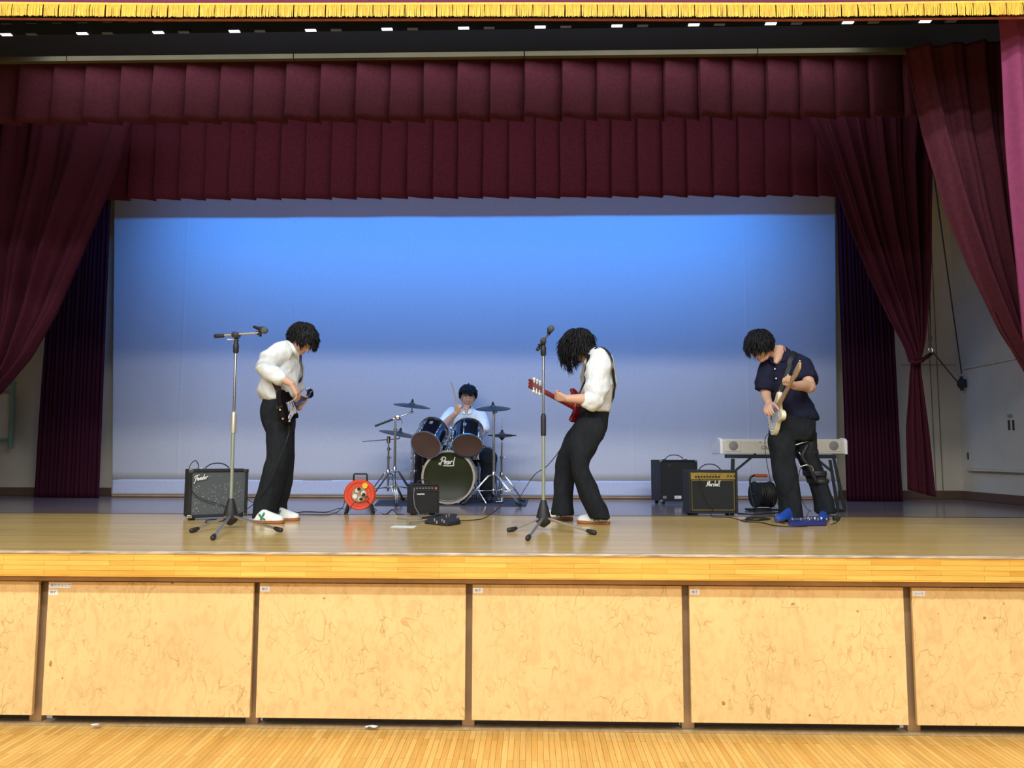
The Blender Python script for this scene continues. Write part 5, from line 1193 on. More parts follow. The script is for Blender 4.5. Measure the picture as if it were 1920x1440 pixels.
def strap(parent, pts, w_=.024, m=None, on=()):
    """flat band laid over the cloth; pts [(p, normal)]"""
    ps = smooth_path([a for a, _ in pts], 8); ns = smooth_path([b for _, b in pts], 8); g = Geo(); vs = []; n0 = len(ps)
    for o in on:
        for i in range(4, n0-4):
            ok, loc, nor, _i = o.closest_point_on_mesh(ps[i]-ORG[o])
            if ok:
                loc = loc+ORG[o]
                if (ps[i]-loc).dot(nor) < .007: ps[i] = loc+nor*.007; ns[i] = nor.copy()
    for _ in range(2):
        ps = [ps[0]]+[(ps[i-1]+ps[i]*2+ps[i+1])/4 for i in range(1, n0-1)]+[ps[-1]]; ns = [ns[0]]+[(ns[i-1]+ns[i]*2+ns[i+1]) for i in range(1, n0-1)]+[ns[-1]]
    for i, (p, n_) in enumerate(zip(ps, ns)):
        d = (ps[min(i+1, n0-1)]-ps[max(i-1, 0)]).normalized(); s = d.cross(n_).normalized(); nn = s.cross(d).normalized()
        if nn.dot(n_) < 0: nn = -nn
        for a, b in ((-1, 0), (1, 0), (1, 1), (-1, 1)): vs.append(p+s*a*w_+nn*(b*.004+.002))
    g.add(vs, grid_faces(n0, 4)+[(3, 2, 1, 0), tuple((n0-1)*4+i for i in range(4))]); return mk('strap', g, m or M['rubber'], parent, smooth='auto')
def collar_geo(A, pts, r=.012, fl=.45):
    return tube(smooth_path(pts, 5), r, 8, None, dome=True, flat=fl)
# ================================================================== PERSON: left bass player, seen from his right side
Y0 = 6.12; base = G(515, 977)
p1 = thing('person', tuple(base), 'person in white shirt and black trousers bent over a black bass, facing right', 'person', 'band members')
hc = P(564, 638.5, 6.12); hR = basis((.72, -.16, -.62), (.62, .0, .78))
body = head_geo(hc, hR, .98)
nb = q(A1, 538, 196, Y0)
limb([nb+V((-.015, 0, -.06)), nb+V((0, 0, .01)), hc+hR @ V((0, -.025, -.06))], [.066, .058, .054], body)
hloft_px(A1, [(430, 540, 240, Y0, .14), (410, 550, 320, Y0, .14), (405, 540, 450, Y0, .13), (410, 530, 540, Y0, .13)], body)
for yy, x1_, x2_ in ((6.03, 470, 395), (6.24, 485, 465)): limb([q(A1, 465, 540, yy), q(A1, 470, 760, yy), q(A1, (440 if yy < 6.1 else 480), 950, yy), q(A1, x2_, 1215, yy)], [.075, .065, .05, .04], body)
S_ = q(A1, 466, 250, 5.97); E_ = q(A1, 398, 335, 5.87); W_ = q(A1, 545, 424, 5.83)
limb([S_, E_, E_.lerp(W_, .3), W_], [.045, .040, .042, .027], body)
h_dir = q(A1, 600, 505, 5.86)-W_
hand_geo(W_, h_dir, V((-.9, .2, -.3)), 1, (.40, .45, .5, .55), .5, .04, 1.0, body)
S2 = q(A1, 540, 250, 6.28); E2 = q(A1, 560, 400, 6.46)
g1, M1, jk1 = None, None, None
gb, gh = q(A1, 536, 556, 5.98), q(A1, 672, 487, 6.62)
bassg, M1, jk1 = guitar('bass_guitar', gb, gh, V((-.22, .15, 1)), 's', 'black electric bass with white pickguard, held edge-on by the left player')
W2 = M1 @ V((.40, -.075, -.055))
limb([S2, E2, W2], [.042, .038, .026], body)
gx = (M1.to_3x3() @ V((1, 0, 0))).normalized(); gu = (M1.to_3x3() @ V((0, 1, 0))).normalized(); gn = (M1.to_3x3() @ V((0, 0, 1))).normalized()
hand_geo(W2, gu*.75+gn*.1+gx*.35, gn, 1, (.75, .8, .85, .85), .4, .04, 1.0, body)
fuse('body', body, M['skin'], p1, .0045, 3)
face_parts(hc, hR, p1, .98)
g = Geo()
hloft_px(A1, [(512, 568, 176, Y0, .062), (486, 576, 192, Y0, .115), (452, 581, 212, Y0, .165), (425, 583, 240, Y0, .195), (405, 583, 285, Y0, .20), (395, 582, 340, Y0, .195), (385, 580, 400, Y0, .19), (368, 578, 440, Y0, .19), (357, 574, 475, Y0, .185), (364, 566, 502, Y0, .175), (392, 552, 520, Y0, .158)], g)
limb([q(A1, 490, 225, 5.98), q(A1, 425, 278, 5.92), q(A1, 388, 322, 5.88), q(A1, 410, 352, 5.86), q(A1, 452, 376, 5.85)], [.075, .083, .072, .064, .052], g)
limb([q(A1, 535, 240, 6.26), q(A1, 560, 330, 6.38), q(A1, 562, 400, 6.44), q(A1, 575, 440, 6.46)], [.07, .068, .062, .052], g)
tube([q(A1, 438, 358, 5.85), q(A1, 470, 390, 5.848)], [.056, .05], 14, g, dome=True)
sh = fuse('shirt', g, M['shirt'], p1, .0075, 4, wr(1, .030, (5, 5, 9), .006, (16, 16, 20)))
g = Geo(); cpts = [q(A1, 573, 262, 6.06), q(A1, 562, 226, 5.985), q(A1, 540, 190, 5.99), q(A1, 512, 168, 6.08), q(A1, 512, 166, 6.18)]
for a_, b_ in ((cpts, .019),): tube(smooth_path(a_, 5), b_, 8, g, dome=True, flat=.35, up=(0, 1, 0))
mk('collar', g, M['shirt'], sh, smooth=True)
g = Geo()
hloft_px(A1, [(398, 548, 506, Y0, .142), (388, 550, 530, Y0, .155), (374, 560, 575, Y0, .168), (374, 562, 620, Y0, .17), (384, 560, 680, Y0, .16), (398, 556, 720, Y0, .14)], g)
hloft_px(A1, [(384, 548, 660, 6.03, .095), (400, 545, 740, 6.03, .095), (404, 536, 820, 6.03, .095), (403, 524, 890, 6.03, .095), (384, 506, 945, 6.02, .095), (364, 492, 1000, 6.02, .095), (345, 472, 1080, 6.02, .10), (327, 448, 1160, 6.02, .105), (310, 428, 1246, 6.02, .11)], g)
hloft_px(A1, [(420, 558, 660, 6.22, .09), (428, 553, 780, 6.23, .09), (425, 551, 880, 6.24, .09), (420, 548, 960, 6.24, .09), (410, 540, 1040, 6.24, .09), (405, 524, 1110, 6.24, .095), (412, 502, 1165, 6.24, .10), (424, 516, 1226, 6.24, .105)], g)
tr = fuse('trousers', g, M['trouser'], p1, .0075, 3, wr(4, .020, (6, 6, 3.5), .005, (14, 14, 8)))
mk('shoe', Geo(), M['shoe']) if False else None
s1 = shoe(gq(B2, 800, 712), gq(B2, 1066, 716), p1, sole=M['gum']); s2 = shoe(gq(B2, 955, 686), gq(B2, 1212, 690), p1, sole=M['gum'])
hair_mesh(hc, hR, p1, 620, lambda e: (e.z > -.35 and e.y < .55) or (e.z > .25) or (e.y < -.1 and e.z > -.62), lambda e: .075+.02*max(0, e.y), seed=11, width=.012, wave=.004, cap=(.094, .112, .098), capc=(0, -.014, .042), vol=.12, lift=.010, droop=.9)
strap(bassg, [(M1 @ V((-.215, .01, -.025)), V((0, -1, 0))), (q(A1, 470, 480, 5.925), V((0, -1, 0))), (q(A1, 436, 395, 5.918), V((-.2, -1, 0))), (q(A1, 404, 320, 5.96), V((-1, -.6, 0))), (q(A1, 404, 270, 6.12), V((-1, 0, .2))), (q(A1, 455, 205, 6.26), V((-.5, .3, 1))), (q(A1, 540, 196, 6.27), V((.2, .2, 1))), (q(A1, 590, 270, 6.24), V((1, 0, .2))), (q(A1, 594, 360, 6.2), V((1, 0, 0))), (M1 @ V((.21, .15, -.03)), V((1, 0, 0)))], on=(sh,))
# ================================================================== PERSON: red guitar, long hair, seen from his left
Y0 = 6.05; base = G(1090, 981)
p2 = thing('person', tuple(base), 'person with long wavy black hair, white shirt and bent knees, playing a dark red guitar', 'person', 'band members')
hc = P(1087.5, 650, 6.0); hR = basis((-.66, -.10, -.74), (-.7, .1, .7))
body = head_geo(hc, hR, .98)
nb = q(A3, 600, 250, Y0)
limb([nb+V((.03, 0, -.05)), nb, hc+hR @ V((0, -.025, -.06))], [.066, .058, .054], body)
hloft_px(A3, [(580, 680, 270, Y0, .13), (575, 700, 340, Y0, .14), (560, 695, 450, Y0, .13), (545, 680, 560, Y0, .13)], body)
limb([q(A3, 600, 640, 6.0), q(A3, 555, 780, 5.94), q(A3, 520, 950, 5.92), q(A3, 585, 1080, 5.95), q(A3, 640, 1215, 5.97)], [.07, .065, .050, .046, .034], body)
limb([q(A3, 570, 640, 6.15), q(A3, 510, 760, 6.19), q(A3, 432, 880, 6.2), q(A3, 420, 1040, 6.2), q(A3, 415, 1195, 6.2)], [.07, .06, .048, .045, .034], body)
gb, gh = q(A3, 512, 584, 6.06), q(A3, 214, 428, 5.60)
rg, M2, jk2 = guitar('electric_guitar', gb, gh, V((.05, .30, 1)), 'sg', 'dark red double-horned electric guitar seen from behind, neck pointing left')
gx = (M2.to_3x3() @ V((1, 0, 0))).normalized(); gu = (M2.to_3x3() @ V((0, 1, 0))).normalized(); gn = (M2.to_3x3() @ V((0, 0, 1))).normalized()
S_ = q(A3, 640, 300, 5.88); E_ = q(A3, 592, 520, 5.78); W_ = q(A3, 438, 515, 5.735)
limb([S_, E_, E_.lerp(W_, .3), W_], [.046, .042, .043, .028], body)
hand_geo(W_, q(A3, 375, 500, 5.76)-W_, V((-.1, .75, .45)), 1, (.65, .7, .75, .8), .35, .06, .96, body, tdir=V((-.75, -.1, .55)))
S2 = q(A3, 590, 310, 6.2); E2 = q(A3, 560, 500, 6.36); W2 = q(A3, 500, 500, 6.26)
limb([S2, E2, W2], [.045, .04, .028], body)
hand_geo(W2, q(A3, 478, 468, 6.16)-W2, V((-.1, -.9, -.2)), 1, (.5, .55, .6, .65), .4, .05, .95, body)
fuse('body', body, M['skin'], p2, .0045, 3)
face_parts(hc, hR, p2, .98)
g = Geo()
hloft_px(A3, [(562, 632, 214, Y0, .07), (552, 664, 232, Y0, .14), (550, 690, 256, Y0, .185), (552, 712, 285, Y0, .20), (554, 730, 330, Y0, .195), (556, 733, 380, Y0, .19), (555, 728, 430, Y0, .185), (545, 716, 480, Y0, .18), (536, 702, 530, Y0, .175), (530, 694, 565, Y0, .165), (535, 693, 592, Y0, .15)], g)
limb([q(A3, 640, 275, 5.90), q(A3, 628, 350, 5.86), q(A3, 618, 440, 5.83), q(A3, 606, 505, 5.80), q(A3, 590, 540, 5.785)], [.078, .088, .09, .078, .055], g)
tube([q(A3, 612, 522, 5.785), q(A3, 566, 520, 5.772)], [.066, .056], 16, g, dome=True)
limb([q(A3, 600, 275, 6.2), q(A3, 575, 400, 6.3), q(A3, 568, 490, 6.36)], [.07, .07, .055], g)
sh = fuse('shirt', g, M['shirt'], p2, .0075, 4, wr(9, .028, (5, 5, 8), .006, (16, 16, 20)))
g = Geo(); tube(smooth_path([q(A3, 552, 318, 6.0), q(A3, 556, 288, 5.94), q(A3, 585, 248, 5.92), q(A3, 622, 215, 5.98), q(A3, 632, 205, 6.08)], 5), .019, 8, g, dome=True, flat=.35, up=(0, 1, 0)); mk('collar', g, M['shirt'], sh, smooth=True)
g = Geo()
hloft_px(A3, [(524, 690, 562, Y0, .15), (512, 690, 600, Y0, .16), (498, 688, 645, Y0, .17), (476, 684, 690, Y0, .17), (462, 670, 725, Y0, .155)], g)
hloft_px(A3, [(500, 688, 640, 5.97, .11), (478, 683, 690, 5.96, .11), (462, 662, 740, 5.95, .108), (455, 628, 790, 5.94, .105), (454, 604, 840, 5.93, .10), (456, 580, 890, 5.93, .097), (464, 572, 940, 5.93, .095), (476, 590, 985, 5.93, .095), (493, 606, 1030, 5.94, .095), (508, 628, 1085, 5.94, .097), (528, 652, 1140, 5.95, .10), (550, 676, 1190, 5.96, .105), (578, 698, 1246, 5.97, .11)], g)
hloft_px(A3, [(480, 600, 680, 6.17, .10), (440, 560, 735, 6.18, .10), (412, 520, 785, 6.19, .10), (388, 492, 840, 6.19, .097), (375, 478, 890, 6.2, .095), (370, 473, 950, 6.2, .095), (365, 472, 1010, 6.2, .095), (360, 467, 1080, 6.2, .097), (353, 464, 1150, 6.2, .10), (342, 470, 1222, 6.2, .105)], g)
tr = fuse('trousers', g, M['trouser'], p2, .0075, 3, wr(14, .020, (6, 6, 4.5), .005, (14, 14, 8)))
g = Geo(); tube(smooth_path([q(A3, 560, 600, 5.885), q(A3, 556, 640, 5.865), q(A3, 566, 672, 5.86)], 4), .004, 6, g); mk('pocket_seam', g, M['rubber'], tr, smooth=True)
shoe(gq(A3, 690, 1288), gq(A3, 505, 1280), p2, sole=M['gum']); shoe(gq(A3, 462, 1262), gq(A3, 275, 1252), p2, sole=M['gum'])
hair_mesh(hc, hR, p2, 780, lambda e: (e.z > -.45 and e.y < .6) or (e.z > .1) or (e.y < -.05 and e.z > -.72), lambda e: .14+.05*max(0, e.y)-.03*max(0, -e.y), seed=23, width=.012, wave=.010, cap=(.092, .110, .096), capc=(0, -.014, .042), vol=.12, lift=.014, droop=1.0)
strap(rg, [(M2 @ V((-.2, .0, -.02)), V((1, -.3, 0))), (q(A3, 716, 470, 5.91), V((1, -.6, 0))), (q(A3, 722, 400, 5.88), V((.8, -.8, 0))), (q(A3, 708, 320, 5.85), V((.6, -1, .1))), (q(A3, 680, 268, 5.85), V((.3, -.7, .7))), (q(A3, 640, 250, 5.90), V((0, -.5, 1))), (q(A3, 602, 262, 5.92), V((-.4, -.7, .5))), (q(A3, 566, 320, 5.96), V((-.9, -.5, .1))), (q(A3, 552, 400, 5.98), V((-1, -.4, 0))), (q(A3, 528, 455, 6.0), V((-1, -.3, 0))), (M2 @ V((.10, .02, -.03)), V((-1, 0, 0)))], .013, on=(sh,))
# ================================================================== PERSON: navy shirt, cream guitar, facing us
Y0 = 6.45; base = G(1516, 979)
p3 = thing('person', tuple(base), 'person in navy short-sleeved shirt with knee brace and blue shoes, playing a cream guitar', 'person', 'band members')
hc = P(1426, 650, 6.32); hR = basis((-.62, -.52, -.58), (-.5, -.35, .8))
body = head_geo(hc, hR, 1.0)
nb = q(A4, 462, 215, 6.45)
limb([nb+V((.02, 0, -.06)), nb, nb.lerp(hc+hR @ V((0, -.02, -.06)), .55), hc+hR @ V((0, -.02, -.05))], [.07, .062, .056, .054], body)
limb([q(A4, 462, 205, 6.42), q(A4, 452, 240, 6.365), q(A4, 440, 276, 6.325)], [.055, .045, .022], body)
hloft_px(A4, [(420, 560, 270, Y0, .11), (400, 600, 340, Y0, .11), (430, 620, 480, Y0, .11), (480, 640, 640, Y0, .11)], body)
limb([q(A4, 500, 690, 6.42), q(A4, 480, 850, 6.42), q(A4, 495, 1050, 6.42), q(A4, 540, 1290, 6.42)], [.08, .065, .05, .04], body)
limb([q(A4, 620, 700, 6.5), q(A4, 650, 880, 6.5), q(A4, 710, 1050, 6.5), q(A4, 760, 1280, 6.5)], [.08, .065, .05, .04], body)
gb, gh = q(A4, 428, 615, 6.30), q(A4, 588, 318, 5.74)
cg_, M3, jk3 = guitar('electric_guitar', gb, gh, V((.04, .55, .83)), 't', 'cream electric guitar with maple neck, held upright-slanted by the player in navy')
S_ = q(A4, 595, 265, 6.42); E_ = q(A4, 662, 432, 6.20); W_ = q(A4, 556, 434, (M3 @ V((.44, 0, 0))).y+.04)
limb([S_, E_, E_.lerp(W_, .3), W_], [.05, .045, .046, .030], body)
hand_geo(W_, q(A4, 505, 420, W_.y-.06)-W_, V((-.25, -.3, .75)), -1, (.7, .75, .8, .8), .35, .06, 1.0, body, tdir=V((-.5, .1, .8)))
S2 = q(A4, 385, 300, 6.42); E2 = q(A4, 372, 480, 6.40); W2 = q(A4, 392, 548, 6.26)
limb([S2, E2, W2], [.048, .043, .029], body)
hand_geo(W2, q(A4, 380, 600, 6.16)-W2, V((.6, .5, -.3)), 1, (.5, .55, .6, .65), .4, .06, 1.0, body)
fuse('body', body, M['skin'], p3, .0045, 3)
face_parts(hc, hR, p3, 1.0)
g = Geo()
hloft_px(A4, [(448, 505, 188, 6.49, .05), (410, 545, 222, Y0+.02, .09), (375, 580, 245, Y0, .12), (362, 598, 275, Y0, .13), (358, 606, 320, Y0, .135), (372, 612, 380, Y0, .135), (388, 626, 440, Y0, .135), (400, 645, 500, Y0, .135), (425, 672, 560, Y0, .14), (450, 693, 610, Y0, .145), (470, 706, 640, Y0, .145), (476, 706, 654, Y0, .14)], g)
limb([q(A4, 570, 268, 6.44), q(A4, 608, 302, 6.38), q(A4, 636, 360, 6.32), q(A4, 646, 402, 6.28)], [.058, .074, .078, .086], g, dome=False)
limb([q(A4, 398, 280, 6.42), q(A4, 376, 350, 6.41), q(A4, 364, 462, 6.40)], [.066, .070, .078], g, dome=False)
sh = fuse('shirt', g, M['navyshirt'], p3, .0075, 4, wr(19, .022, (5, 5, 9), .004, (16, 16, 20)))
g = Geo(); tube(smooth_path([q(A4, 484, 270, 6.32), q(A4, 495, 262, 6.33), q(A4, 488, 225, 6.36), q(A4, 474, 182, 6.40), q(A4, 440, 190, 6.50)], 5), .019, 8, g, dome=True, flat=.35); tube(smooth_path([q(A4, 432, 290, 6.31), q(A4, 405, 270, 6.33), q(A4, 400, 245, 6.36), q(A4, 420, 205, 6.42)], 5), .016, 8, g, dome=True, flat=.35)
mk('collar', g, M['navyshirt'], sh, smooth=True)
for (x, y) in ((432, 322), (440, 385)): mk('button', cyl(q(A4, x, y, 6.325), q(A4, x, y, 6.30), .006, None, 12), M['white'], sh, smooth='auto')
g = Geo()
hloft_px(A4, [(470, 690, 630, Y0, .135), (430, 692, 665, Y0, .14), (408, 694, 710, Y0, .145), (402, 692, 750, Y0, .14), (402, 688, 790, Y0, .12)], g)
hloft_px(A4, [(404, 560, 740, 6.42, .11), (402, 552, 800, 6.42, .11), (406, 552, 860, 6.42, .105), (414, 555, 940, 6.42, .10), (428, 568, 1010, 6.42, .10), (446, 578, 1080, 6.42, .10), (462, 586, 1150, 6.42, .10), (472, 592, 1230, 6.42, .105), (476, 602, 1318, 6.42, .11)], g)
hloft_px(A4, [(520, 694, 740, 6.5, .11), (535, 692, 800, 6.5, .11), (565, 700, 860, 6.5, .105), (590, 715, 920, 6.5, .10), (620, 738, 980, 6.5, .10), (648, 760, 1040, 6.5, .10), (680, 778, 1100, 6.5, .098), (694, 792, 1160, 6.5, .10), (700, 810, 1220, 6.5, .105), (704, 826, 1268, 6.5, .11)], g)
tr = fuse('trousers', g, M['trouser'], p3, .0075, 3, wr(24, .024, (6, 6, 4), .005, (14, 14, 8)))
# knee brace: padded bands, hinge plate, pale piping
kbr = Geo()
for (xl, xr_, y, dy) in ((548, 700, 822, 18), (560, 708, 868, 16), (622, 762, 1010, 18), (650, 776, 1062, 16)):
    hloft([R1(A4, xl-1, xr_, y-dy, 6.5, .112), R1(A4, xl-3, xr_+2, y-dy+5, 6.5, .115), R1(A4, xl+2, xr_+5, y+dy-5, 6.5, .115), R1(A4, xl+5, xr_+4, y+dy, 6.5, .112)], 36, kbr, 2.2)
tube(smooth_path([q(A4, 640, 830, 6.385), q(A4, 610, 900, 6.385), q(A4, 650, 960, 6.38), q(A4, 700, 1060, 6.385)], 4), .026, 10, kbr, dome=True, flat=.6)
kb_ = fuse('knee_brace', kbr, M['rubber'], p3, .007, 3)
g = Geo(); tube(smooth_path([q(A4, 592, 950, 6.375), q(A4, 602, 965, 6.37), q(A4, 640, 955, 6.36), q(A4, 672, 965, 6.365), q(A4, 684, 990, 6.37), q(A4, 672, 1014, 6.37)], 4), .005, 6, g); tube(smooth_path([q(A4, 560, 826, 6.365), q(A4, 610, 810, 6.36), q(A4, 652, 799, 6.37)], 4), .005, 6, g); tube([q(A4, 590, 870, 6.37), q(A4, 603, 890, 6.37)], .005, 6, g); mk('pale_piping', g, M['satin'], kb_, smooth=True)
shoe(gq(A4, 560, 1320), gq(A4, 445, 1338), p3, m=M['blue'], stripe=False, w_=.046); shoe(G(1549, 967), G(1541, 981), p3, m=M['blue'], stripe=False, w_=.046)
hair_mesh(hc, hR, p3, 900, lambda e: (e.z > -.25 and e.y < .5) or (e.z > .15) or (e.y < -.1 and e.z > -.6), lambda e: .078+.035*max(0, e.y), seed=31, width=.010, wave=.001, cap=(.090, .108, .094), capc=(0, -.012, .042), vol=.03, lift=.010, droop=.8)
strap(cg_, [(M3 @ V((-.21, 0, -.02)), V((0, -1, 0))), (q(A4, 440, 640, 6.40), V((-.6, -1, 0))), (q(A4, 500, 560, 6.62), V((0, 1, 0))), (q(A4, 560, 300, 6.62), V((0, 1, .3))), (q(A4, 556, 232, 6.46), V((0, 0, 1))), (q(A4, 530, 262, 6.325), V((0, -1, .5))), (q(A4, 515, 340, 6.30), V((0, -1, 0))), (M3 @ V((.165, .14, -.02)), V((0, -1, 0)))], .018, on=(sh,))
# ================================================================== PERSON: drummer
Y0 = 8.93; base = V((tc_.x, 8.93, HS))
p4 = thing('person', tuple(base), 'person in white short-sleeved shirt seated behind the drum kit, raising one drumstick', 'person', 'band members')
hc = P(877.5, 744, 8.88); hR = basis((.10, -.97, -.22))
body = head_geo(hc, hR, 1.0)
nb = q(A2, 1085, 315, Y0)
limb([nb+V((0, .02, -.06)), nb, hc+hR @ V((0, -.02, -.06))], [.062, .056, .053], body)
hloft_px(A2, [(990, 1180, 360, Y0, .09), (990, 1190, 430, Y0, .10), (1000, 1170, 560, Y0, .10), (1000, 1190, 700, Y0, .11)], body)
limb([q(A2, 1088, 300, 8.85), q(A2, 1090, 342, 8.80)], [.042, .016], body)
S_ = q(A2, 955, 350, 8.92); E_ = q(A2, 892, 455, 8.72); W_ = q(A2, 1000, 345, 8.55)
limb([S_, E_, E_.lerp(W_, .3), W_], [.05, .044, .044, .028], body)
st0, st1 = q(A2, 1025, 330, 8.50), q(A2, 962, 98, 8.50)
hand_geo(W_, q(A2, 1020, 275, 8.50)-W_, V((.35, -.2, .3))*1.0+V((0, .9, 0)), -1, (1.0, 1.05, 1.1, 1.1), .6, .03, 1.0, body)
S2 = q(A2, 1205, 350, 8.92); E2 = q(A2, 1240, 490, 8.84); W2 = q(A2, 1212, 560, 8.66)
limb([S2, E2, E2.lerp(W2, .3), W2], [.05, .043, .043, .028], body)
hand_geo(W2, q(A2, 1180, 600, 8.56)-W2, V((-.3, .3, -1)), 1, (.9, .95, 1.0, 1.0), .5, .03, 1.0, body)
hips = V((tc_.x, 8.95, HS+.54))
kneeR, kneeL = P(842, 868, 8.66), P(916, 868, 8.50); kneeR.z = kneeL.z = HS+.50
footR, footL = V((kp.x+.01, kp.y+.06, HS+.07)), V((P(915, 940, 8.60).x, 8.50, HS+.05))
for kn, ft_ in ((kneeR, footR), (kneeL, footL)): limb([hips+V(((kn.x-hips.x)*.4, 0, .0)), kn, kn.lerp(ft_, .5), ft_+V((0, .04, .04))], [.075, .055, .05, .04], body)
fuse('body', body, M['skin'], p4, .0045, 3)
face_parts(hc, hR, p4, 1.0)
g = Geo()
hloft_px(A2, [(1045, 1135, 302, Y0, .06), (1005, 1175, 318, Y0, .09), (962, 1205, 338, Y0, .12), (950, 1218, 375, Y0, .13), (960, 1215, 440, Y0, .135), (965, 1208, 540, Y0, .14), (950, 1212, 640, Y0, .15), (948, 1215, 690, Y0, .15)], g)
limb([q(A2, 968, 345, 8.92), q(A2, 925, 390, 8.84), q(A2, 902, 432, 8.76)], [.066, .07, .068], g)
limb([q(A2, 1196, 345, 8.92), q(A2, 1222, 400, 8.89), q(A2, 1236, 480, 8.85)], [.066, .072, .072], g)
sh = fuse('shirt', g, M['shirt'], p4, .008, 4, wr(29, .018, (5, 5, 9), .004, (16, 16, 20)))
g = Geo(); tube(smooth_path([q(A2, 1090, 352, 8.80), q(A2, 1055, 348, 8.80), q(A2, 1040, 300, 8.86), q(A2, 1060, 285, 8.95)], 5), .016, 8, g, dome=True, flat=.35); tube(smooth_path([q(A2, 1092, 352, 8.80), q(A2, 1128, 348, 8.80), q(A2, 1134, 300, 8.86), q(A2, 1118, 285, 8.95)], 5), .016, 8, g, dome=True, flat=.35); mk('collar', g, M['shirt'], sh, smooth=True)
for y in (380, 420, 460): mk('button', cyl(q(A2, 1092, y, 8.80), q(A2, 1092, y, 8.78), .005, None, 10), M['white'], sh, smooth='auto')
g = Geo(); limb([hips+V((-.1, .02, .0)), hips+V((.1, .02, 0))], [.13, .13], g)
for kn, ft_ in ((kneeR, footR), (kneeL, footL)):
    limb([hips+V(((kn.x-hips.x)*.45, 0, .0)), kn+V((0, 0, .0)), kn+V((0, -.01, -.05)), kn.lerp(ft_, .5), ft_+V((0, .04, .06))], [.10, .088, .085, .08, .085], g)
fuse('trousers', g, M['trouser'], p4, .008, 3, wr(33, .010, (6, 6, 6), .004, (14, 14, 8)))
shoe(footR+V((0, .09, -.02)), footR+V((0, -.16, -.03)), p4, m=M['rubber'], stripe=False); shoe(footL+V((0, .09, -.04)), footL+V((.03, -.16, -.04)), p4, m=M['rubber'], stripe=False)
hair_mesh(hc, hR, p4, 520, lambda e: (e.z > -.2 and e.y < .3) or (e.z > .38) or (e.y < -.2 and e.z > -.6), lambda e: .055+.02*max(0, e.y), seed=41, width=.012, wave=.003, cap=(.088, .106, .092), capc=(0, -.012, .042), vol=.08, lift=.008, droop=.5)
def stick(a, b, label):
    d = (b-a).normalized(); L = (b-a).length
    return tag(mk('drumstick', lathe([(.002, -.005), (.0075, 0), (.0075, L*.7), (.0045, L-.02), (.006, L-.01), (.004, L), (.001, L+.003)], a, d, 12), M['maple'], origin=tuple(a), smooth='auto'), label, 'drumstick', 'drumsticks')
stick(st0-(st1-st0)*.12, st0+(st1-st0).normalized()*.34, 'wooden drumstick raised beside the drummer\'s head')
a_ = q(A2, 1215, 600, 8.66); stick(W2+(V((-.02, -.07, -.05))), W2+V((-.20, -.30, .015)), 'wooden drumstick held low over the snare drum')
# ================================================================== CABLES
def gp(A, x, y): p = gq(A, x, y); return V((p.x, p.y, HS+z_))
cable([jk1, q(A1, 532, 700, 5.90), q(A1, 508, 790, 5.88), q(A1, 472, 880, 5.88), q(A1, 440, 960, 5.88), q(A1, 400, 1045, 5.89), q(A1, 340, 1135, 5.92), q(A1, 270, 1195, 6.05), gp(A1, 205, 1236), gp(A1, 150, 1250)], 'cable hanging from the black bass down the trouser leg to the stage')
o_, r_, bk_ = amp_frame(351.5, 976.5, R_(31), .455, .27); f3 = lambda x, z, d=-.012: o_+r_*x+bk_*d+V((0, 0, z))
cable([f3(.07, .40, .08), f3(.075, .44, .08), f3(.045, .475, .05), f3(.0, .43, .0), f3(-.005, .35, -.015), f3(.01, .26), f3(.06, .19), f3(.15, .15), f3(.25, .12), f3(.31, .06, -.03), f3(.32, .01, -.09), gp(B2, 410, 706), gp(B2, 335, 712), gp(B2, 345, 690), gp(B2, 430, 680), gp(B2, 500, 672)], 'black cable looping over the front of the silver-grilled amplifier')
cable([gp(B2, 640, 560)+V((0, 0, .20)), gp(B2, 660, 560)+V((0, 0, .16)), gp(B2, 720, 560)+V((0, 0, .08)), gp(B2, 790, 545)+V((0, 0, .02)), gp(B2, 850, 552), gp(B2, 1000, 575), gp(B2, 1180, 612), gp(B2, 1280, 606), gp(B2, 1480, 610), gp(B2, 1600, 596)+V((0, 0, .02)), q(B2, 1690, 590, 6.66), q(A2, 90, 1150, 6.68), q(A2, 130, 1110, 6.69)], 'black mains cable running from the left amplifier to the orange reel')
cable([gp(B2, 640, 632), gp(B2, 900, 640), gp(B2, 1240, 634), gp(B2, 1480, 638), gp(B2, 1570, 614), q(B2, 1630, 560, 6.8), q(B2, 1648, 500, 6.82)], 'black cable lying along the floor seam to the rear of the orange reel')
cable([q(A2, 205, 1085, 6.69), q(A2, 225, 1070, 6.67), q(A2, 235, 1100, 6.67), q(A2, 200, 1125, 6.67), q(A2, 230, 1120, 6.66), gp(A2, 300, 1190), gp(A2, 380, 1232), gp(A2, 445, 1185), gp(A2, 485, 1228), gp(A2, 545, 1232)], 'black cable zigzagging from the orange reel to the small practice amplifier')
o_, r_, bk_ = amp_frame(770, 966.5, R_(21), .255, .17)
cable([f3(.026, .232, -.008), f3(.02, .222, -.035), f3(.018, .16, -.03), f3(.03, .08, -.03), f3(.06, .02, -.05), gp(A2, 690, 1262), gp(A2, 690, 1275), gp(A2, 600, 1276), gp(A2, 490, 1268), gp(A2, 520, 1262), gp(A2, 640, 1262), gp(A2, 720, 1268)], 'grey cable from the small amplifier panel down to the black pedal unit', m=M['gcable'])
cable([gp(A2, 775, 1300), gp(A2, 700, 1305), gp(A2, 640, 1312), gp(A2, 585, 1322), gp(A2, 620, 1300), gp(A2, 730, 1288)], 'short grey cable loop beside the paper sheet', m=M['gcable'])
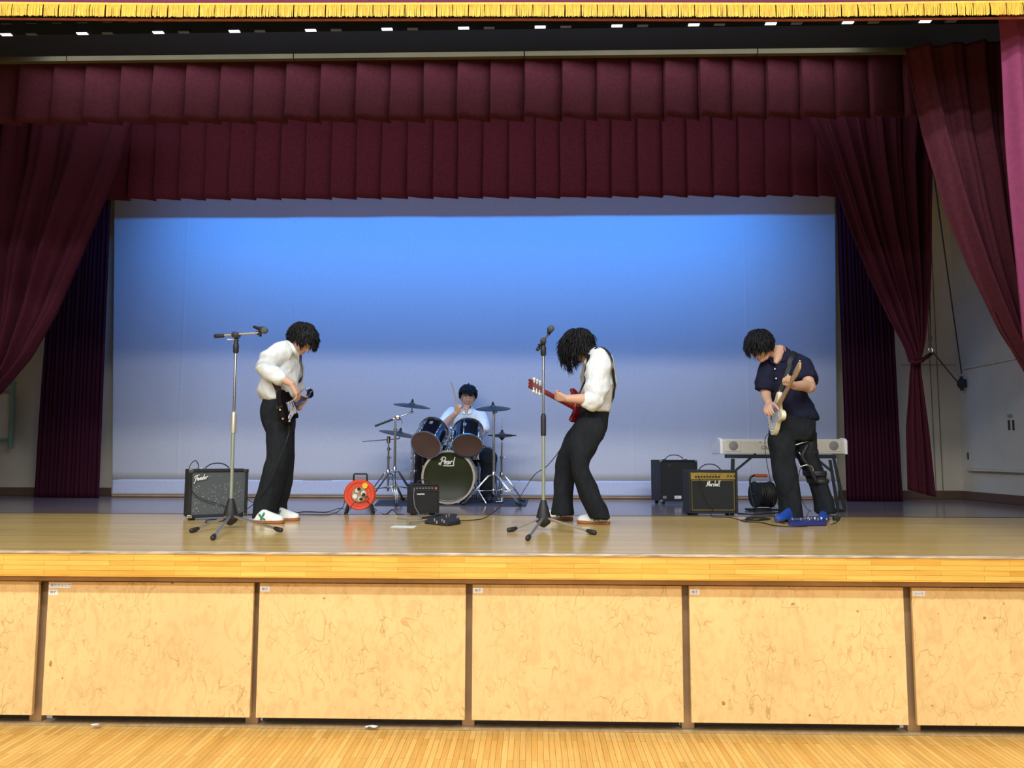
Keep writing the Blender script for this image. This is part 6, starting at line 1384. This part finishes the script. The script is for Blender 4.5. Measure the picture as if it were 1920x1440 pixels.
cable([jk2, q(A3, 520, 700, 6.30), q(A3, 415, 800, 6.55), q(A3, 370, 862, 6.7), q(A3, 310, 932, 6.9), q(A3, 240, 980, 7.2), q(A3, 190, 1050, 7.5), gp(A3, 142, 1136), gp(A2, 1600, 1118), gp(A2, 1540, 1112), gp(A2, 1430, 1135), gp(A2, 1310, 1222), gp(A2, 1220, 1272), gp(A2, 1035, 1287)], 'long black cable from the red guitar curving to the black pedal unit')
cable([jk3, q(A4, 372, 770, 6.22), q(A4, 367, 830, 6.24), q(A4, 374, 910, 6.27), q(A4, 392, 1010, 6.32), q(A4, 412, 1110, 6.38), q(A4, 425, 1190, 6.42), gp(A4, 428, 1300), gp(A4, 440, 1330), gp(A4, 500, 1345)], 'thin black cable hanging from the cream guitar to the blue pedal unit', r=.003)
cable([q(A4, 600, 975, 6.62), q(A4, 585, 1060, 6.66), q(A4, 600, 1150, 6.75), q(A4, 625, 1215, 6.85), gp(A4, 660, 1258), gp(A4, 760, 1285), gp(A4, 850, 1300), gp(A4, 840, 1335), gp(A4, 800, 1350)], 'thin black cable between the legs of the man in the navy shirt', r=.003)
o_, r_, bk_ = amp_frame(1292.5, 966.5, R_(2.5), .435, .235)
cable([f3(.085, .345, -.01), f3(.088, .33, -.03), f3(.10, .25, -.02), f3(.15, .15, -.02), f3(.20, .06, -.03), gp(B3, 700, 660), gp(B3, 722, 686), gp(B3, 860, 690), gp(B3, 960, 712), gp(B3, 1100, 700), gp(B3, 1180, 712)], 'black cable hanging across the front of the gold-panelled amplifier', r=.003)
cable([gp(B3, 930, 655), gp(B3, 1060, 662), gp(B3, 1200, 655), gp(B3, 1290, 640), gp(B3, 1250, 560)+V((0, 0, .06)), gp(B3, 1230, 520)+V((0, 0, .10))], 'black mains cable from the gold-panelled amplifier to the drum reel', r=.005)
cable([gp(B3, 950, 715), gp(B3, 1010, 728), gp(B3, 1130, 735), gp(B3, 1240, 760), gp(B3, 1380, 770), gp(B3, 1500, 768), gp(B3, 1560, 755)], 'thick black cable curving in front of the blue pedal unit', r=.005)
random.seed(12); pts = []
for k_ in range(26):
    a = k_*.9; pts.append(gp(B3, 1090+95*math.cos(a)+random.uniform(-25, 25), 706+13*math.sin(a)+random.uniform(-3, 3))+V((0, 0, .001*k_*.3)))
cable(pts, 'tangled heap of black cable left of the blue pedal unit', r=.0038, n=3)
cable([gp(A4, 780, 1270), gp(A4, 850, 1262), gp(A4, 870, 1290), gp(A4, 840, 1330)], 'short black cable of the power adaptor', r=.003)
